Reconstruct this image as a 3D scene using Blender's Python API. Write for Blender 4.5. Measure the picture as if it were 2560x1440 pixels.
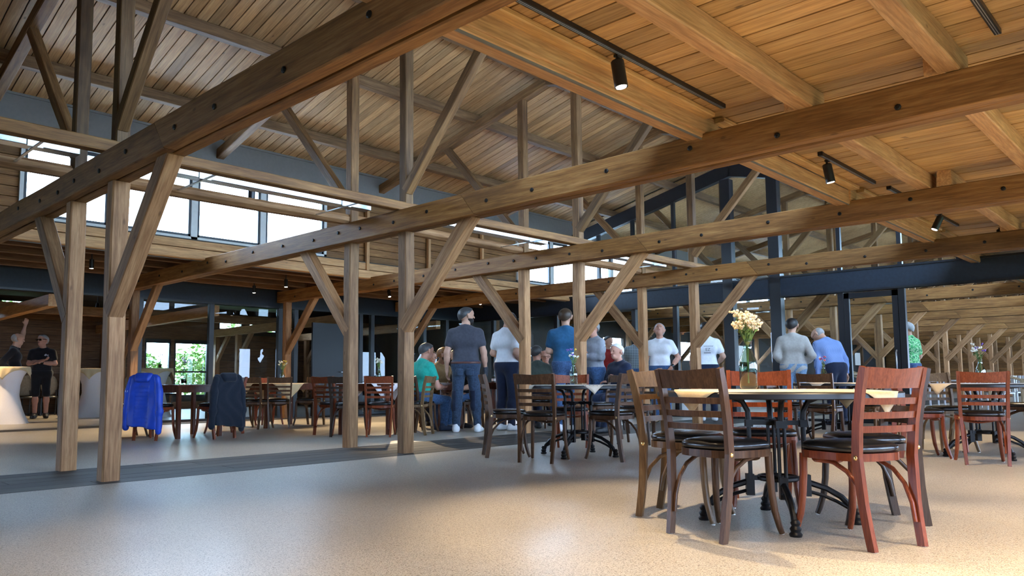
import bpy, bmesh, math, random
import numpy as np
from mathutils import Vector, Matrix
for o in list(bpy.data.objects): bpy.data.objects.remove(o)
scene=bpy.context.scene; COL=scene.collection
rnd=random.Random(7)
R=math.radians
EXPO=0.45; SKY=22.0; SPOTP=255
# ---------------------------------------------------------------- camera
cd=bpy.data.cameras.new('camera'); cam=bpy.data.objects.new('camera',cd); COL.objects.link(cam)
def cam_matrix(yaw,pitch,roll,loc):
    cy,sy,cp,sp=math.cos(yaw),math.sin(yaw),math.cos(pitch),math.sin(pitch)
    f=Vector((cy*cp,sy*cp,sp)); r=Vector((sy,-cy,0)); u=r.cross(f)
    c,s=math.cos(roll),math.sin(roll); r2=r*c+u*s; u2=-r*s+u*c
    return Matrix(((r2.x,u2.x,-f.x,loc[0]),(r2.y,u2.y,-f.y,loc[1]),(r2.z,u2.z,-f.z,loc[2]),(0,0,0,1)))
cam.matrix_world=cam_matrix(R(45.0385),R(5.108),R(-.2587),(-2.317,-6.542,.821))
cd.sensor_width=36; cd.sensor_fit='HORIZONTAL'; cd.lens=1900.16*36/2560
cd.shift_x=.04226; cd.shift_y=.02272; cd.clip_start=.05; cd.clip_end=300
scene.camera=cam
# ---------------------------------------------------------------- world, exposure
scene.view_settings.view_transform='Standard'; scene.view_settings.look='None'
scene.view_settings.gamma=1; scene.view_settings.use_curve_mapping=False
scene.view_settings.exposure=EXPO
w=bpy.data.worlds.new('world'); scene.world=w; w.use_nodes=True
bg=w.node_tree.nodes['Background']; bg.inputs[0].default_value=(.50,.69,1.0,1); bg.inputs[1].default_value=SKY
# ---------------------------------------------------------------- helpers
def thing(name,label=None,cat=None,loc=(0,0,0),rz=0,group=None,kind=None):
    o=bpy.data.objects.new(name,None); COL.objects.link(o); o.empty_display_size=.1
    o.location=loc; o.rotation_euler=(0,0,rz)
    return tag(o,label,cat,group,kind)
def tag(o,label=None,cat=None,group=None,kind=None):
    if label:o['label']=label
    if cat:o['category']=cat
    if group:o['group']=group
    if kind:o['kind']=kind
    return o
def mw(o):
    m=Matrix.LocRotScale(o.location,o.rotation_euler.to_quaternion(),o.scale)
    return mw(o.parent)@m if o.parent else m
def link(name,me,mat=None,parent=None,M=None,local=True):
    """M is in the parent's frame when local, else world"""
    o=bpy.data.objects.new(name,me); COL.objects.link(o)
    if mat is not None and len(me.materials)==0: me.materials.append(mat)
    if M is None: M=Matrix()
    if parent is not None:
        if not local: M=mw(parent).inverted()@M
        o.parent=parent
    l,q,s=M.decompose(); o.location=l; o.rotation_euler=q.to_euler(); o.scale=s
    return o
def mesh(name,vs,fs,smooth=False):
    me=bpy.data.meshes.new(name); me.from_pydata([tuple(v) for v in vs],[],[tuple(f) for f in fs]); me.update()
    if smooth: me.polygons.foreach_set('use_smooth',[True]*len(me.polygons))
    return me
class MB:
    """collects simple shapes into one mesh"""
    def __init__(s): s.v=[]; s.f=[]
    def add(s,vs,fs,M=None):
        n=len(s.v); s.v+=[tuple(M@Vector(v)) if M else tuple(v) for v in vs]; s.f+=[tuple(i+n for i in f) for f in fs]; return s
    def box(s,a,b,M=None):
        x0,y0,z0=a;x1,y1,z1=b
        return s.add([(x0,y0,z0),(x1,y0,z0),(x1,y1,z0),(x0,y1,z0),(x0,y0,z1),(x1,y0,z1),(x1,y1,z1),(x0,y1,z1)],
          [(0,3,2,1),(4,5,6,7),(0,1,5,4),(1,2,6,5),(2,3,7,6),(3,0,4,7)],M)
    def tube(s,pts,r,n=8,closed=False,M=None,flat=1.0,up=None):
        """sweep a round (or flattened) section along pts; r number or list"""
        P=[Vector(p) for p in pts]; m=len(P); rr=r if hasattr(r,'__len__') else [r]*m
        vs=[];prev=None
        for i,p in enumerate(P):
            t=(P[(i+1)%m]-P[i-1]) if closed else (P[min(i+1,m-1)]-P[max(i-1,0)])
            t.normalize()
            ref=Vector(up) if up else (prev if prev is not None else (Vector((0,0,1)) if abs(t.z)<.9 else Vector((1,0,0))))
            a=ref-t*ref.dot(t)
            if a.length<1e-5: a=t.orthogonal()
            a.normalize(); b=t.cross(a); prev=a
            for j in range(n):
                g=2*math.pi*(j+.5)/n
                vs.append(p+a*math.cos(g)*rr[i]*flat+b*math.sin(g)*rr[i])
        fs=[]
        for i in range(m if closed else m-1):
            for j in range(n):
                fs.append((i*n+j,i*n+(j+1)%n,((i+1)%m)*n+(j+1)%n,((i+1)%m)*n+j))
        if not closed: fs.append(tuple(range(n))[::-1]); fs.append(tuple((m-1)*n+j for j in range(n)))
        return s.add(vs,fs,M)
    def strip(s,pts,wd,th,side,M=None):
        """rectangular section swept along pts: wd along 'side' vector, th across"""
        P=[Vector(p) for p in pts]; m=len(P); vs=[]
        for i,p in enumerate(P):
            t=P[min(i+1,m-1)]-P[max(i-1,0)]; t.normalize()
            sd=Vector(side[i]) if hasattr(side[0],'__len__') else Vector(side)
            sd=(sd-t*sd.dot(t)).normalized(); nrm=t.cross(sd)
            ww=wd[i] if hasattr(wd,'__len__') else wd; tt=th[i] if hasattr(th,'__len__') else th
            for a,b in ((-1,-1),(1,-1),(1,1),(-1,1)): vs.append(p+sd*a*ww/2+nrm*b*tt/2)
        fs=[(0,1,2,3)[::-1],tuple(4*(m-1)+j for j in range(4))]
        for i in range(m-1):
            for j in range(4): fs.append((i*4+j,i*4+(j+1)%4,i*4+4+(j+1)%4,i*4+4+j))
        return s.add(vs,fs,M)
    def lathe(s,prof,n=16,M=None):
        vs=[(r*math.cos(2*math.pi*j/n),r*math.sin(2*math.pi*j/n),z) for r,z in prof for j in range(n)]
        m=len(prof); fs=[(i*n+j,i*n+(j+1)%n,(i+1)*n+(j+1)%n,(i+1)*n+j) for i in range(m-1) for j in range(n)]
        fs.append(tuple(range(n))[::-1]); fs.append(tuple((m-1)*n+j for j in range(n)))
        return s.add(vs,fs,M)
    def ball(s,c,r,n=8,m=5,sc=(1,1,1)):
        vs=[];fs=[]
        for i in range(1,m):
            a=math.pi*i/m
            for j in range(n): b=2*math.pi*j/n; vs.append((c[0]+r*sc[0]*math.sin(a)*math.cos(b),c[1]+r*sc[1]*math.sin(a)*math.sin(b),c[2]+r*sc[2]*math.cos(a)))
        vs.append((c[0],c[1],c[2]+r*sc[2])); vs.append((c[0],c[1],c[2]-r*sc[2])); t=len(vs)-2
        for i in range(m-2):
            for j in range(n): fs.append((i*n+j,(i+1)*n+j,(i+1)*n+(j+1)%n,i*n+(j+1)%n))
        for j in range(n): fs.append((t,j,(j+1)%n)); fs.append((t+1,(m-2)*n+(j+1)%n,(m-2)*n+j))
        return s.add(vs,fs)
    def me(s,name,smooth=False,auto=None):
        me=mesh(name,s.v,s.f,smooth)
        if auto is not None: me.set_sharp_from_angle(angle=R(auto)) if smooth else None
        return me
    def build(s,name,mat,parent=None,M=None,smooth=False,auto=35,local=True):
        return link(name,s.me(name,smooth,auto if smooth else None),mat,parent,M,local)
# ---------------------------------------------------------------- materials
def nt(name):
    m=bpy.data.materials.new(name); m.use_nodes=True; t=m.node_tree; t.nodes.clear()
    out=t.nodes.new('ShaderNodeOutputMaterial'); b=t.nodes.new('ShaderNodeBsdfPrincipled')
    t.links.new(b.outputs[0],out.inputs[0]); return m,t,b,out
def N(t,ty,**k):
    n=t.nodes.new(ty)
    for a,v in k.items():
        if a.startswith('i_'): n.inputs[a[2:].replace('_',' ')].default_value=v
        else: setattr(n,a,v)
    return n
def ramp(t,src,stops):
    r=t.nodes.new('ShaderNodeValToRGB'); e=r.color_ramp.elements
    while len(e)<len(stops): e.new(.5)
    for x,(p,c) in zip(e,stops): x.position=p; x.color=(*c,1) if len(c)==3 else c
    t.links.new(src,r.inputs[0]); return r
def mixc(t,f,a,b,mode='MIX'):
    m=t.nodes.new('ShaderNodeMix'); m.data_type='RGBA'; m.blend_type=mode
    for s,v in ((m.inputs[0],f),(m.inputs[6],a),(m.inputs[7],b)):
        if hasattr(v,'links') or hasattr(v,'is_linked'): t.links.new(v,s)
        elif hasattr(v,'__len__'): s.default_value=(*v,1)
        else: s.default_value=v
    return m.outputs[2]
def wood(name,dark,mid,light,rough=.6,gs=1.0,knots=.6,stain=.5,var=.35,spec=.3,bump=.25,greyer=0):
    """long grain along local Z, one seed for each object"""
    m,t,b,out=nt(name); L=t.links
    tc=N(t,'ShaderNodeTexCoord'); oi=N(t,'ShaderNodeObjectInfo')
    mul=N(t,'ShaderNodeMath',operation='MULTIPLY'); mul.inputs[1].default_value=57; L.new(oi.outputs['Random'],mul.inputs[0])
    cmb=N(t,'ShaderNodeCombineXYZ'); [L.new(mul.outputs[0],cmb.inputs[i]) for i in range(3)]
    add=N(t,'ShaderNodeVectorMath',operation='ADD'); L.new(tc.outputs['Object'],add.inputs[0]); L.new(cmb.outputs[0],add.inputs[1])
    def mp(s):
        n=N(t,'ShaderNodeMapping'); n.inputs['Scale'].default_value=s; L.new(add.outputs[0],n.inputs[0]); return n.outputs[0]
    g=N(t,'ShaderNodeTexNoise',i_Scale=6*gs,i_Detail=6,i_Roughness=.65,i_Distortion=.6); L.new(mp((5,5,.35)),g.inputs[0])
    g2=N(t,'ShaderNodeTexNoise',i_Scale=26*gs,i_Detail=3,i_Roughness=.6); L.new(mp((4,4,.22)),g2.inputs[0])
    st=N(t,'ShaderNodeTexNoise',i_Scale=1.6,i_Detail=4,i_Roughness=.6); L.new(mp((1,1,.5)),st.inputs[0])
    k=N(t,'ShaderNodeTexVoronoi',i_Scale=3.2,i_Randomness=1); L.new(mp((1.6,1.6,.75)),k.inputs[0])
    c1=ramp(t,g.outputs[0],[(.25,dark),(.5,mid),(.75,light)]).outputs[0]
    f2=ramp(t,g2.outputs[0],[(.38,(.72,.7,.68)),(.6,(1.05,1.05,1.05))]).outputs[0]
    c2=mixc(t,.8,c1,f2,'MULTIPLY')
    s1=ramp(t,st.outputs[0],[(.30,(.42,.37,.34)),(.52,(1,1,1)),(.75,(1.15,1.12,1.06))]).outputs[0]
    c3=mixc(t,stain,c2,s1,'MULTIPLY')
    kr=ramp(t,k.outputs['Distance'],[(.035,(1,1,1)),(.085,(0,0,0))]).outputs[0]
    kk=N(t,'ShaderNodeMath',operation='MULTIPLY'); kk.inputs[1].default_value=knots; L.new(kr,kk.inputs[0])
    c4=mixc(t,kk.outputs[0],c3,tuple(x*.35 for x in dark))
    vr=ramp(t,oi.outputs['Random'],[(0,(1-var,1-var*.95,1-var*.9)),(.35,(1-.2*var,1-.25*var,1-.3*var)),(.7,(1,1,1)),(1,(1+var*.5,1+var*.42,1+var*.3))]).outputs[0]
    c5=mixc(t,1,c4,vr,'MULTIPLY'); L.new(c5,b.inputs['Base Color'])
    b.inputs['Roughness'].default_value=rough; b.inputs['Specular IOR Level'].default_value=spec
    bp=N(t,'ShaderNodeBump',i_Strength=bump,i_Distance=.004); L.new(g2.outputs[0],bp.inputs['Height']); L.new(bp.outputs[0],b.inputs['Normal'])
    return m
def plain(name,col,rough=.5,metal=0,spec=.5,noise=0,nscale=20,bump=0,coat=0,sheen=0):
    m,t,b,out=nt(name); L=t.links
    tc=N(t,'ShaderNodeTexCoord'); n=N(t,'ShaderNodeTexNoise',i_Scale=nscale,i_Detail=4); L.new(tc.outputs['Object'],n.inputs[0])
    k=max(noise,.04)
    r=ramp(t,n.outputs[0],[(.3,tuple(c*(1-k) for c in col)),(.7,tuple(min(1,c*(1+k)) for c in col))])
    L.new(r.outputs[0],b.inputs['Base Color'])
    b.inputs['Roughness'].default_value=rough; b.inputs['Metallic'].default_value=metal; b.inputs['Specular IOR Level'].default_value=spec
    b.inputs['Coat Weight'].default_value=coat; b.inputs['Sheen Weight'].default_value=sheen
    if bump:
        bp=N(t,'ShaderNodeBump',i_Strength=bump,i_Distance=.003); L.new(n.outputs[0],bp.inputs['Height']); L.new(bp.outputs[0],b.inputs['Normal'])
    return m
def emit(name,col,s):
    m=bpy.data.materials.new(name); m.use_nodes=True; t=m.node_tree; t.nodes.clear()
    e=N(t,'ShaderNodeEmission'); e.inputs[0].default_value=(*col,1); e.inputs[1].default_value=s
    o=N(t,'ShaderNodeOutputMaterial'); t.links.new(e.outputs[0],o.inputs[0]); return m
def thin_glass(name,tint=(.93,.96,.95),gl=1.0):
    m=bpy.data.materials.new(name); m.use_nodes=True; t=m.node_tree; t.nodes.clear(); L=t.links
    tr=N(t,'ShaderNodeBsdfTransparent'); tr.inputs[0].default_value=(*tint,1)
    gs=N(t,'ShaderNodeBsdfGlossy'); gs.inputs['Roughness'].default_value=.01
    fr=N(t,'ShaderNodeFresnel'); fr.inputs[0].default_value=1.5
    mu=N(t,'ShaderNodeMath',operation='MULTIPLY'); mu.inputs[1].default_value=gl; L.new(fr.outputs[0],mu.inputs[0])
    ge=N(t,'ShaderNodeNewGeometry'); iv=N(t,'ShaderNodeMath',operation='SUBTRACT'); iv.inputs[0].default_value=1; L.new(ge.outputs['Backfacing'],iv.inputs[1])
    m2=N(t,'ShaderNodeMath',operation='MULTIPLY'); L.new(mu.outputs[0],m2.inputs[0]); L.new(iv.outputs[0],m2.inputs[1])
    mx=N(t,'ShaderNodeMixShader'); L.new(m2.outputs[0],mx.inputs[0]); L.new(tr.outputs[0],mx.inputs[1]); L.new(gs.outputs[0],mx.inputs[2])
    o=N(t,'ShaderNodeOutputMaterial'); L.new(mx.outputs[0],o.inputs[0]); return m
def floor_mat():
    m,t,b,out=nt('speckled_floor'); L=t.links
    tc=N(t,'ShaderNodeTexCoord')
    v=N(t,'ShaderNodeTexNoise',i_Scale=150,i_Detail=2,i_Roughness=.7,i_Distortion=1.2); L.new(tc.outputs['Object'],v.inputs[0])
    v2=N(t,'ShaderNodeTexNoise',i_Scale=75,i_Detail=3,i_Distortion=1.5); L.new(tc.outputs['Object'],v2.inputs[0])
    big=N(t,'ShaderNodeTexNoise',i_Scale=.8,i_Detail=4); L.new(tc.outputs['Object'],big.inputs[0])
    base=ramp(t,big.outputs[0],[(.3,(.44,.40,.335)),(.7,(.51,.465,.395))]).outputs[0]
    c=mixc(t,ramp(t,v.outputs[0],[(.525,(0,0,0)),(.57,(1,1,1))]).outputs[0],base,(.13,.10,.07))
    c=mixc(t,ramp(t,v2.outputs[0],[(.60,(0,0,0)),(.64,(.7,.7,.7))]).outputs[0],c,(.25,.215,.17))
    L.new(c,b.inputs['Base Color'])
    rr=ramp(t,big.outputs[0],[(.3,(.30,)*3),(.7,(.42,)*3)]).outputs[0]; L.new(rr,b.inputs['Roughness'])
    b.inputs['Specular IOR Level'].default_value=.45
    bp=N(t,'ShaderNodeBump',i_Strength=.12,i_Distance=.002); L.new(v2.outputs[0],bp.inputs['Height']); L.new(bp.outputs[0],b.inputs['Normal'])
    return m
M={}
M['timber']=wood('old_timber',(.14,.058,.017),(.28,.13,.04),(.42,.22,.08),gs=.8,knots=.55,stain=.75,var=.3,rough=.62)
M['timber_grey']=wood('weathered_timber',(.18,.084,.035),(.36,.188,.086),(.51,.30,.15),gs=.8,knots=.55,stain=.8,var=.35,rough=.66)
M['board']=wood('pine_board',(.40,.212,.088),(.56,.325,.145),(.66,.42,.21),gs=.6,knots=.75,stain=.35,var=.3,rough=.55)
M['board_gold']=wood('golden_pine_board',(.41,.22,.075),(.56,.33,.125),(.66,.425,.18),gs=.6,knots=.95,stain=.3,var=.34,rough=.5)
M['joist']=wood('pine_joist',(.40,.192,.075),(.56,.305,.13),(.68,.415,.20),gs=.7,knots=.6,stain=.5,var=.25,rough=.55)
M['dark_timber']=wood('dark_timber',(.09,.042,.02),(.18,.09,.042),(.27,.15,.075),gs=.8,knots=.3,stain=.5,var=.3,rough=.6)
M['purlin']=wood('brown_purlin',(.10,.05,.02),(.21,.115,.05),(.31,.185,.09),gs=.8,knots=.4,stain=.5,var=.2,rough=.62)
M['upper']=wood('brown_roof_timber',(.10,.045,.016),(.22,.112,.042),(.34,.195,.085),gs=.8,knots=.4,stain=.8,var=.45,rough=.6)
M['strip']=wood('dark_plank',(.03,.027,.024),(.062,.056,.05),(.11,.10,.09),gs=.7,knots=.3,stain=.6,var=.3,rough=.6,spec=.2)
M['floor']=floor_mat()
M['black']=plain('black_steel',(.012,.014,.018),.38,0,.5)
M['navy']=plain('blue_black_panel',(.016,.024,.038),.5,0,.4,noise=.15)
M['grey']=plain('grey_metal_band',(.17,.155,.14),.55,noise=.05)
M['zinc']=plain('zinc',(.62,.66,.70),.3,.85,noise=.12,nscale=60)
M['white_frame']=plain('pale_frame',(.62,.63,.60),.45)
M['glass']=thin_glass('window_glass'); 
M['bolt']=plain('iron_bolt',(.02,.018,.018),.5,.6)
M['roof_sheet']=plain('pale_roof_sheet',(.78,.79,.80),.6)  # unseen aisle roof tops, made pale to bounce skylight onto the nave boards
M['slab']=plain('dark_roof_slab',(.05,.045,.04),.9)
M['spot_black']=plain('black_lamp',(.01,.01,.011),.4)
M['lamp_on']=emit('lamp_lens',(1,.9,.74),12)
# ---------------------------------------------------------------- timber builder
def timber_mesh(length,w,h,seed=0,cham=.008,wob=.003,seg=None):
    r=random.Random(seed); seg=seg or max(2,min(10,int(length/.5)))
    vs=[];fs=[];x,y=w/2,h/2;c=cham
    prof=[(-x+c,-y),(x-c,-y),(x,-y+c),(x,y-c),(x-c,y),(-x+c,y),(-x,y-c),(-x,-y+c)]
    for i in range(seg+1):
        z=length*i/seg; dx,dy=r.uniform(-wob,wob),r.uniform(-wob,wob)
        if i in(0,seg): dx=dy=0
        for px,py in prof: vs.append((px+dx+r.uniform(-wob,wob)*.5,py+dy+r.uniform(-wob,wob)*.5,z))
    for i in range(seg):
        for j in range(8): fs.append((i*8+j,i*8+(j+1)%8,i*8+8+(j+1)%8,i*8+8+j))
    fs.append(tuple(range(8))[::-1]); fs.append(tuple(seg*8+j for j in range(8)))
    return mesh('timber',vs,fs)
def axis_M(p0,p1,up=(0,0,1)):
    p0,p1=Vector(p0),Vector(p1); z=(p1-p0).normalized(); u=Vector(up)
    y=u-z*u.dot(z)
    if y.length<1e-4: y=Vector((0,1,0))-z*z.y
    y.normalize(); x=y.cross(z)
    return Matrix(((x.x,y.x,z.x,p0.x),(x.y,y.y,z.y,p0.y),(x.z,y.z,z.z,p0.z),(0,0,0,1)))
TM={}
def timber(name,p0,p1,w,h,mat,parent=None,up=(0,0,1),seed=None,wob=.003,cham=.008,share=True,local=False):
    """w across, h along 'up'"""
    ln=(Vector(p1)-Vector(p0)).length; key=(round(ln,3),round(w,3),round(h,3),mat,wob,seed if not share else 0)
    if key not in TM:
        TM[key]=timber_mesh(ln,w,h,seed if seed is not None else len(TM),cham,wob); TM[key].materials.append(M[mat])
    return link(name,TM[key],None,parent,axis_M(p0,p1,up),local)
# ---------------------------------------------------------------- the place: key lines
KX=[0,3.2,6.474,9.81,13.15,16.45,19.75,23.05,26.35,29.65,32.95,36.25,39.55,42.85,46.15]; XF=48
CW,CD=.145,.135; YB=1.047; YO=7.86; XE=12.55; ZL=2.39; YL=8.25
ZT0,ZT1=2.504,2.745
RIDGE=.6
def zboard(y): return 5.6-.235*abs(y-RIDGE)
# ---------------------------------------------------------------- floor
def slab(name,a,b,mat,label=None,kind='structure',parent=None):
    o=MB().box(a,b).build(name,M[mat] if isinstance(mat,str) else mat,parent)
    if kind: o['kind']=kind
    if label: o['label']=label
    return o
S0,S1=-.124,1.127
tag(MB().box((-9,-10,-.12),(XF+2,S0,0)).box((-9,S1,-.12),(XF+2,18,0)).box((-9,S0,-.12),(XF+2,S1,-.012)).build('floor',M['floor']),'beige speckled resin floor across the whole hall',kind='structure')
t=thing('trim_1','dark plank strip let into the floor under the paired posts',kind='structure')
for j in range(5):
    y0=S0+(S1-S0)/5*j; wd=(S1-S0)/5; x=-3.0-rnd.uniform(0,2); 
    while x<XF:
        ln=[3.6,4.4,5.2][rnd.randrange(3)]
        timber('plank',(x+.004,y0+wd/2,-.011+.003),(x+ln-.004,y0+wd/2,-.011+.003),wd-.008,.02,'strip',t,cham=.002,wob=.0004); x+=ln
t=thing('trim_2','dark threshold strip in the floor along the glazed left wall',kind='structure')
for j in range(2):
    for i in range(4): timber('plank',(-3+i*4.0,7.7+j*.26,.002),(-3+i*4.0+3.99,7.7+j*.26,.002),.25,.006,'strip',t,cham=.001,wob=.0003)
# ---------------------------------------------------------------- timber frames
BOLT=MB().lathe([(.021,0),(.021,.007),(.012,.012)],8).me('bolt'); BOLT.materials.append(M['bolt'])
ORD=['nearest','second','third','fourth','fifth','sixth','seventh','eighth','ninth','tenth','eleventh']
def scarf(me,sk):
    """skew the far (+1) or near (-1) end ring along the height"""
    zs=[v.co.z for v in me.vertices]; end=max(zs) if sk>0 else min(zs)
    for v in me.vertices:
        if abs(v.co.z-end)<1e-4: v.co.z+=abs(sk)*v.co.y
def frame(k):
    x=KX[k]; far=k>3
    if k<4: lab=['timber frame with paired posts at the far left, crossing the top of the picture','second timber frame with paired posts, left of the bearded man','third timber frame whose posts stand beside the middle table','fourth timber frame standing just before the dark glazed end wall'][k]
    else: lab=f'timber frame seen through the end wall, {["first","second","third","fourth","fifth","sixth","seventh","eighth","ninth","tenth"][k-4]} behind the glass'
    t=thing('timber_frame',lab,'timber frame',(x,0,0),group='timber roof frames')
    cx=CW/2; g='timber_grey'; mm=M
    def tb(n,a,b,w,h,mat=g,up=(0,0,1),**q): return timber(n,a,b,w,h,mat,t,up,local=True,**q)
    sd=k*31
    tb('post',(cx,CD/2,0),(cx,CD/2,ZT0),CW,CD,up=(0,1,0),wob=.005,cham=.012,seed=sd+1,share=far)
    tb('post',(cx,YB+CD/2,0),(cx,YB+CD/2,ZT0),CW,CD,up=(0,1,0),wob=.005,cham=.012,seed=sd+2,share=far)
    tb('post',(cx,YO+CD/2,0),(cx,YO+CD/2,ZT0),CW,CD,up=(0,1,0),wob=.004,cham=.012,seed=3)
    # knee braces
    tb('knee_brace',(cx-.01,.06,1.395),(cx-.01,-1.02,2.55),.13,.15,seed=4)
    tb('knee_brace',(cx-.01,YB+.07,1.40),(cx-.01,2.13,2.55),.13,.145,seed=5)
    tb('knee_brace',(cx-.01,YO+.06,1.40),(cx-.01,6.83,2.55),.12,.13,seed=6)
    # double tie beam, scarfed beside the posts
    zc=(ZT0+ZT1)/2; h=ZT1-ZT0; ymin=-9.4
    for i,(xx,ys) in enumerate(((-.022,-1.07),(.094,3.3))):
        a=timber_mesh(ys-ymin-.003,.1,h,sd+11+i,.008,.004); scarf(a,.8); a.materials.append(M['timber'])
        b=timber_mesh(8.12-ys-.003,.1,h,sd+13+i,.008,.004); scarf(b,-.8); b.materials.append(M['timber'])
        oa=link('tie_beam',a,None,t,axis_M((xx,ymin,zc),(xx,ys,zc)))
        ob=link('tie_beam',b,None,t,axis_M((xx,ys+.003,zc),(xx,8.12,zc)))
        if i==0 and k<6:
            for o,lst in ((oa,[-1.35,-1.95,-2.8,-3.6,-4.3,-5.1,-5.9,-6.9,-7.9]),(ob,[-.45,.12,.75,1.2,1.75,2.5,3.3,4.1,4.7,5.6,6.5,7.4])):
                for y in lst:
                    Mx=axis_M((xx,ymin,zc),(xx,ys,zc)) if o is oa else axis_M((xx,ys+.003,zc),(xx,8.12,zc))
                    P=Matrix.Translation((-.073-.001,y,zc+rnd.uniform(-.04,.04)))@Matrix.Rotation(R(-90),4,'Y')
                    link('bolt',BOLT,None,o,Mx.inverted()@P)
    # upper posts, struts, rafters
    zr=lambda y:5.3-.235*abs(y-RIDGE)
    for y,sg in ((CD/2,-1),(YB+CD/2,1)):
        tb('upper_post',(cx,y,ZT1-.01),(cx,y,zr(y)+.03),.12,.12,'upper',up=(0,1,0),seed=7)
        y1=RIDGE+sg*2.25; y0=y+sg*.03
        tb('roof_strut',(cx-.01,y0,2.98),(cx-.01,y1,zr(y1)+.04),.10,.115,'upper',seed=8)
        tb('rafter',(cx,RIDGE,zr(RIDGE)+.075),(cx,RIDGE+sg*4.2,zr(RIDGE+sg*4.2)+.075),.13,.15,'upper',seed=9)
    return t
FR=[frame(k) for k in range(len(KX)-1)]
# ---------------------------------------------------------------- long timbers
def single(name,label,cat,p0,p1,w,h,mat,group=None,**q):
    return tag(timber(name,p0,p1,w,h,mat,None,**q),label,cat,group)
single('wall_plate','long plate timber lying on the tie beams over the near row of posts','beam',(-2,.07,ZT1+.05),(12.1,.07,ZT1+.05),.13,.10,'timber',wob=.006)
single('log_plate','rounded log plate lying on the tie beams over the far row of posts','beam',(-2,1.14,ZT1+.06),(11.6,1.14,ZT1+.06),.13,.12,'timber_grey',cham=.035,wob=.01)
for y,lb in ((2.14,'upper purlin under the sloping board roof, nearer the ridge'),(3.77,'lower purlin under the sloping board roof, nearer the clerestory windows'),(-.94,'purlin under the far side of the roof, just right of the ridge'),(-2.57,'lowest purlin under the right slope of the roof')):
    single('purlin',lb,'beam',(-3,y,zboard(y)-.095),(XF,y,zboard(y)-.095),.12,.15,'purlin',group='roof purlins')
single('ridge_beam','ridge timber along the top of the board roof','beam',(-3,RIDGE,5.47),(XF,RIDGE,5.47),.12,.2,'purlin')
# ---------------------------------------------------------------- nave roof boards
t=thing('ceiling_nave','sloping board roof of pale pine over the middle of the hall',kind='structure')
bw=.15; yl=4.95; LB=math.hypot(yl-RIDGE,zboard(yl)-zboard(RIDGE))
nb=int((13.0+2.4)/bw); up=Vector((0,.235,1)).normalized()
for i in range(nb):
    x=-2.4+bw*(i+.5); ins=rnd.uniform(0,.004)
    timber('board',(x,yl,zboard(yl)+.012+ins),(x,RIDGE,zboard(RIDGE)+.012+ins),bw-.012,.022,'board',t,up=up,cham=.002,wob=.0008)
far=MB()
for i in range(int((XF-13.0)/bw)):
    x=13.0+bw*(i+.5)
    far.strip([(x,yl,zboard(yl)+.012),(x,RIDGE,zboard(RIDGE)+.012)],bw-.006,.022,(1,0,0))
o=far.build('far_boards',M['board'],t); o['kind']='stuff'
m=MB()
for sg in (1,-1):
    ye=RIDGE+sg*4.9
    m.add([(-9,RIDGE,5.64),(XF,RIDGE,5.64),(XF,ye,zboard(ye)+.04),(-9,ye,zboard(ye)+.04),(-9,RIDGE,5.74),(XF,RIDGE,5.74),(XF,ye,zboard(ye)+.14),(-9,ye,zboard(ye)+.14)],
      [(0,1,2,3),(7,6,5,4),(0,4,5,1),(1,5,6,2),(2,6,7,3),(3,7,4,0)])
m.build('roof_deck',M['slab'],t)
m=MB()
for i in range(int(43/.3)): 
    x=-9+i*.3; m.strip([(x+.15,RIDGE-.02,5.612),(x+.15,-4.2,zboard(-4.2)+.012)],.29,.02,(1,0,0))
o=m.build('right_slope_boards',M['board'],t); o['kind']='stuff'
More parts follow.
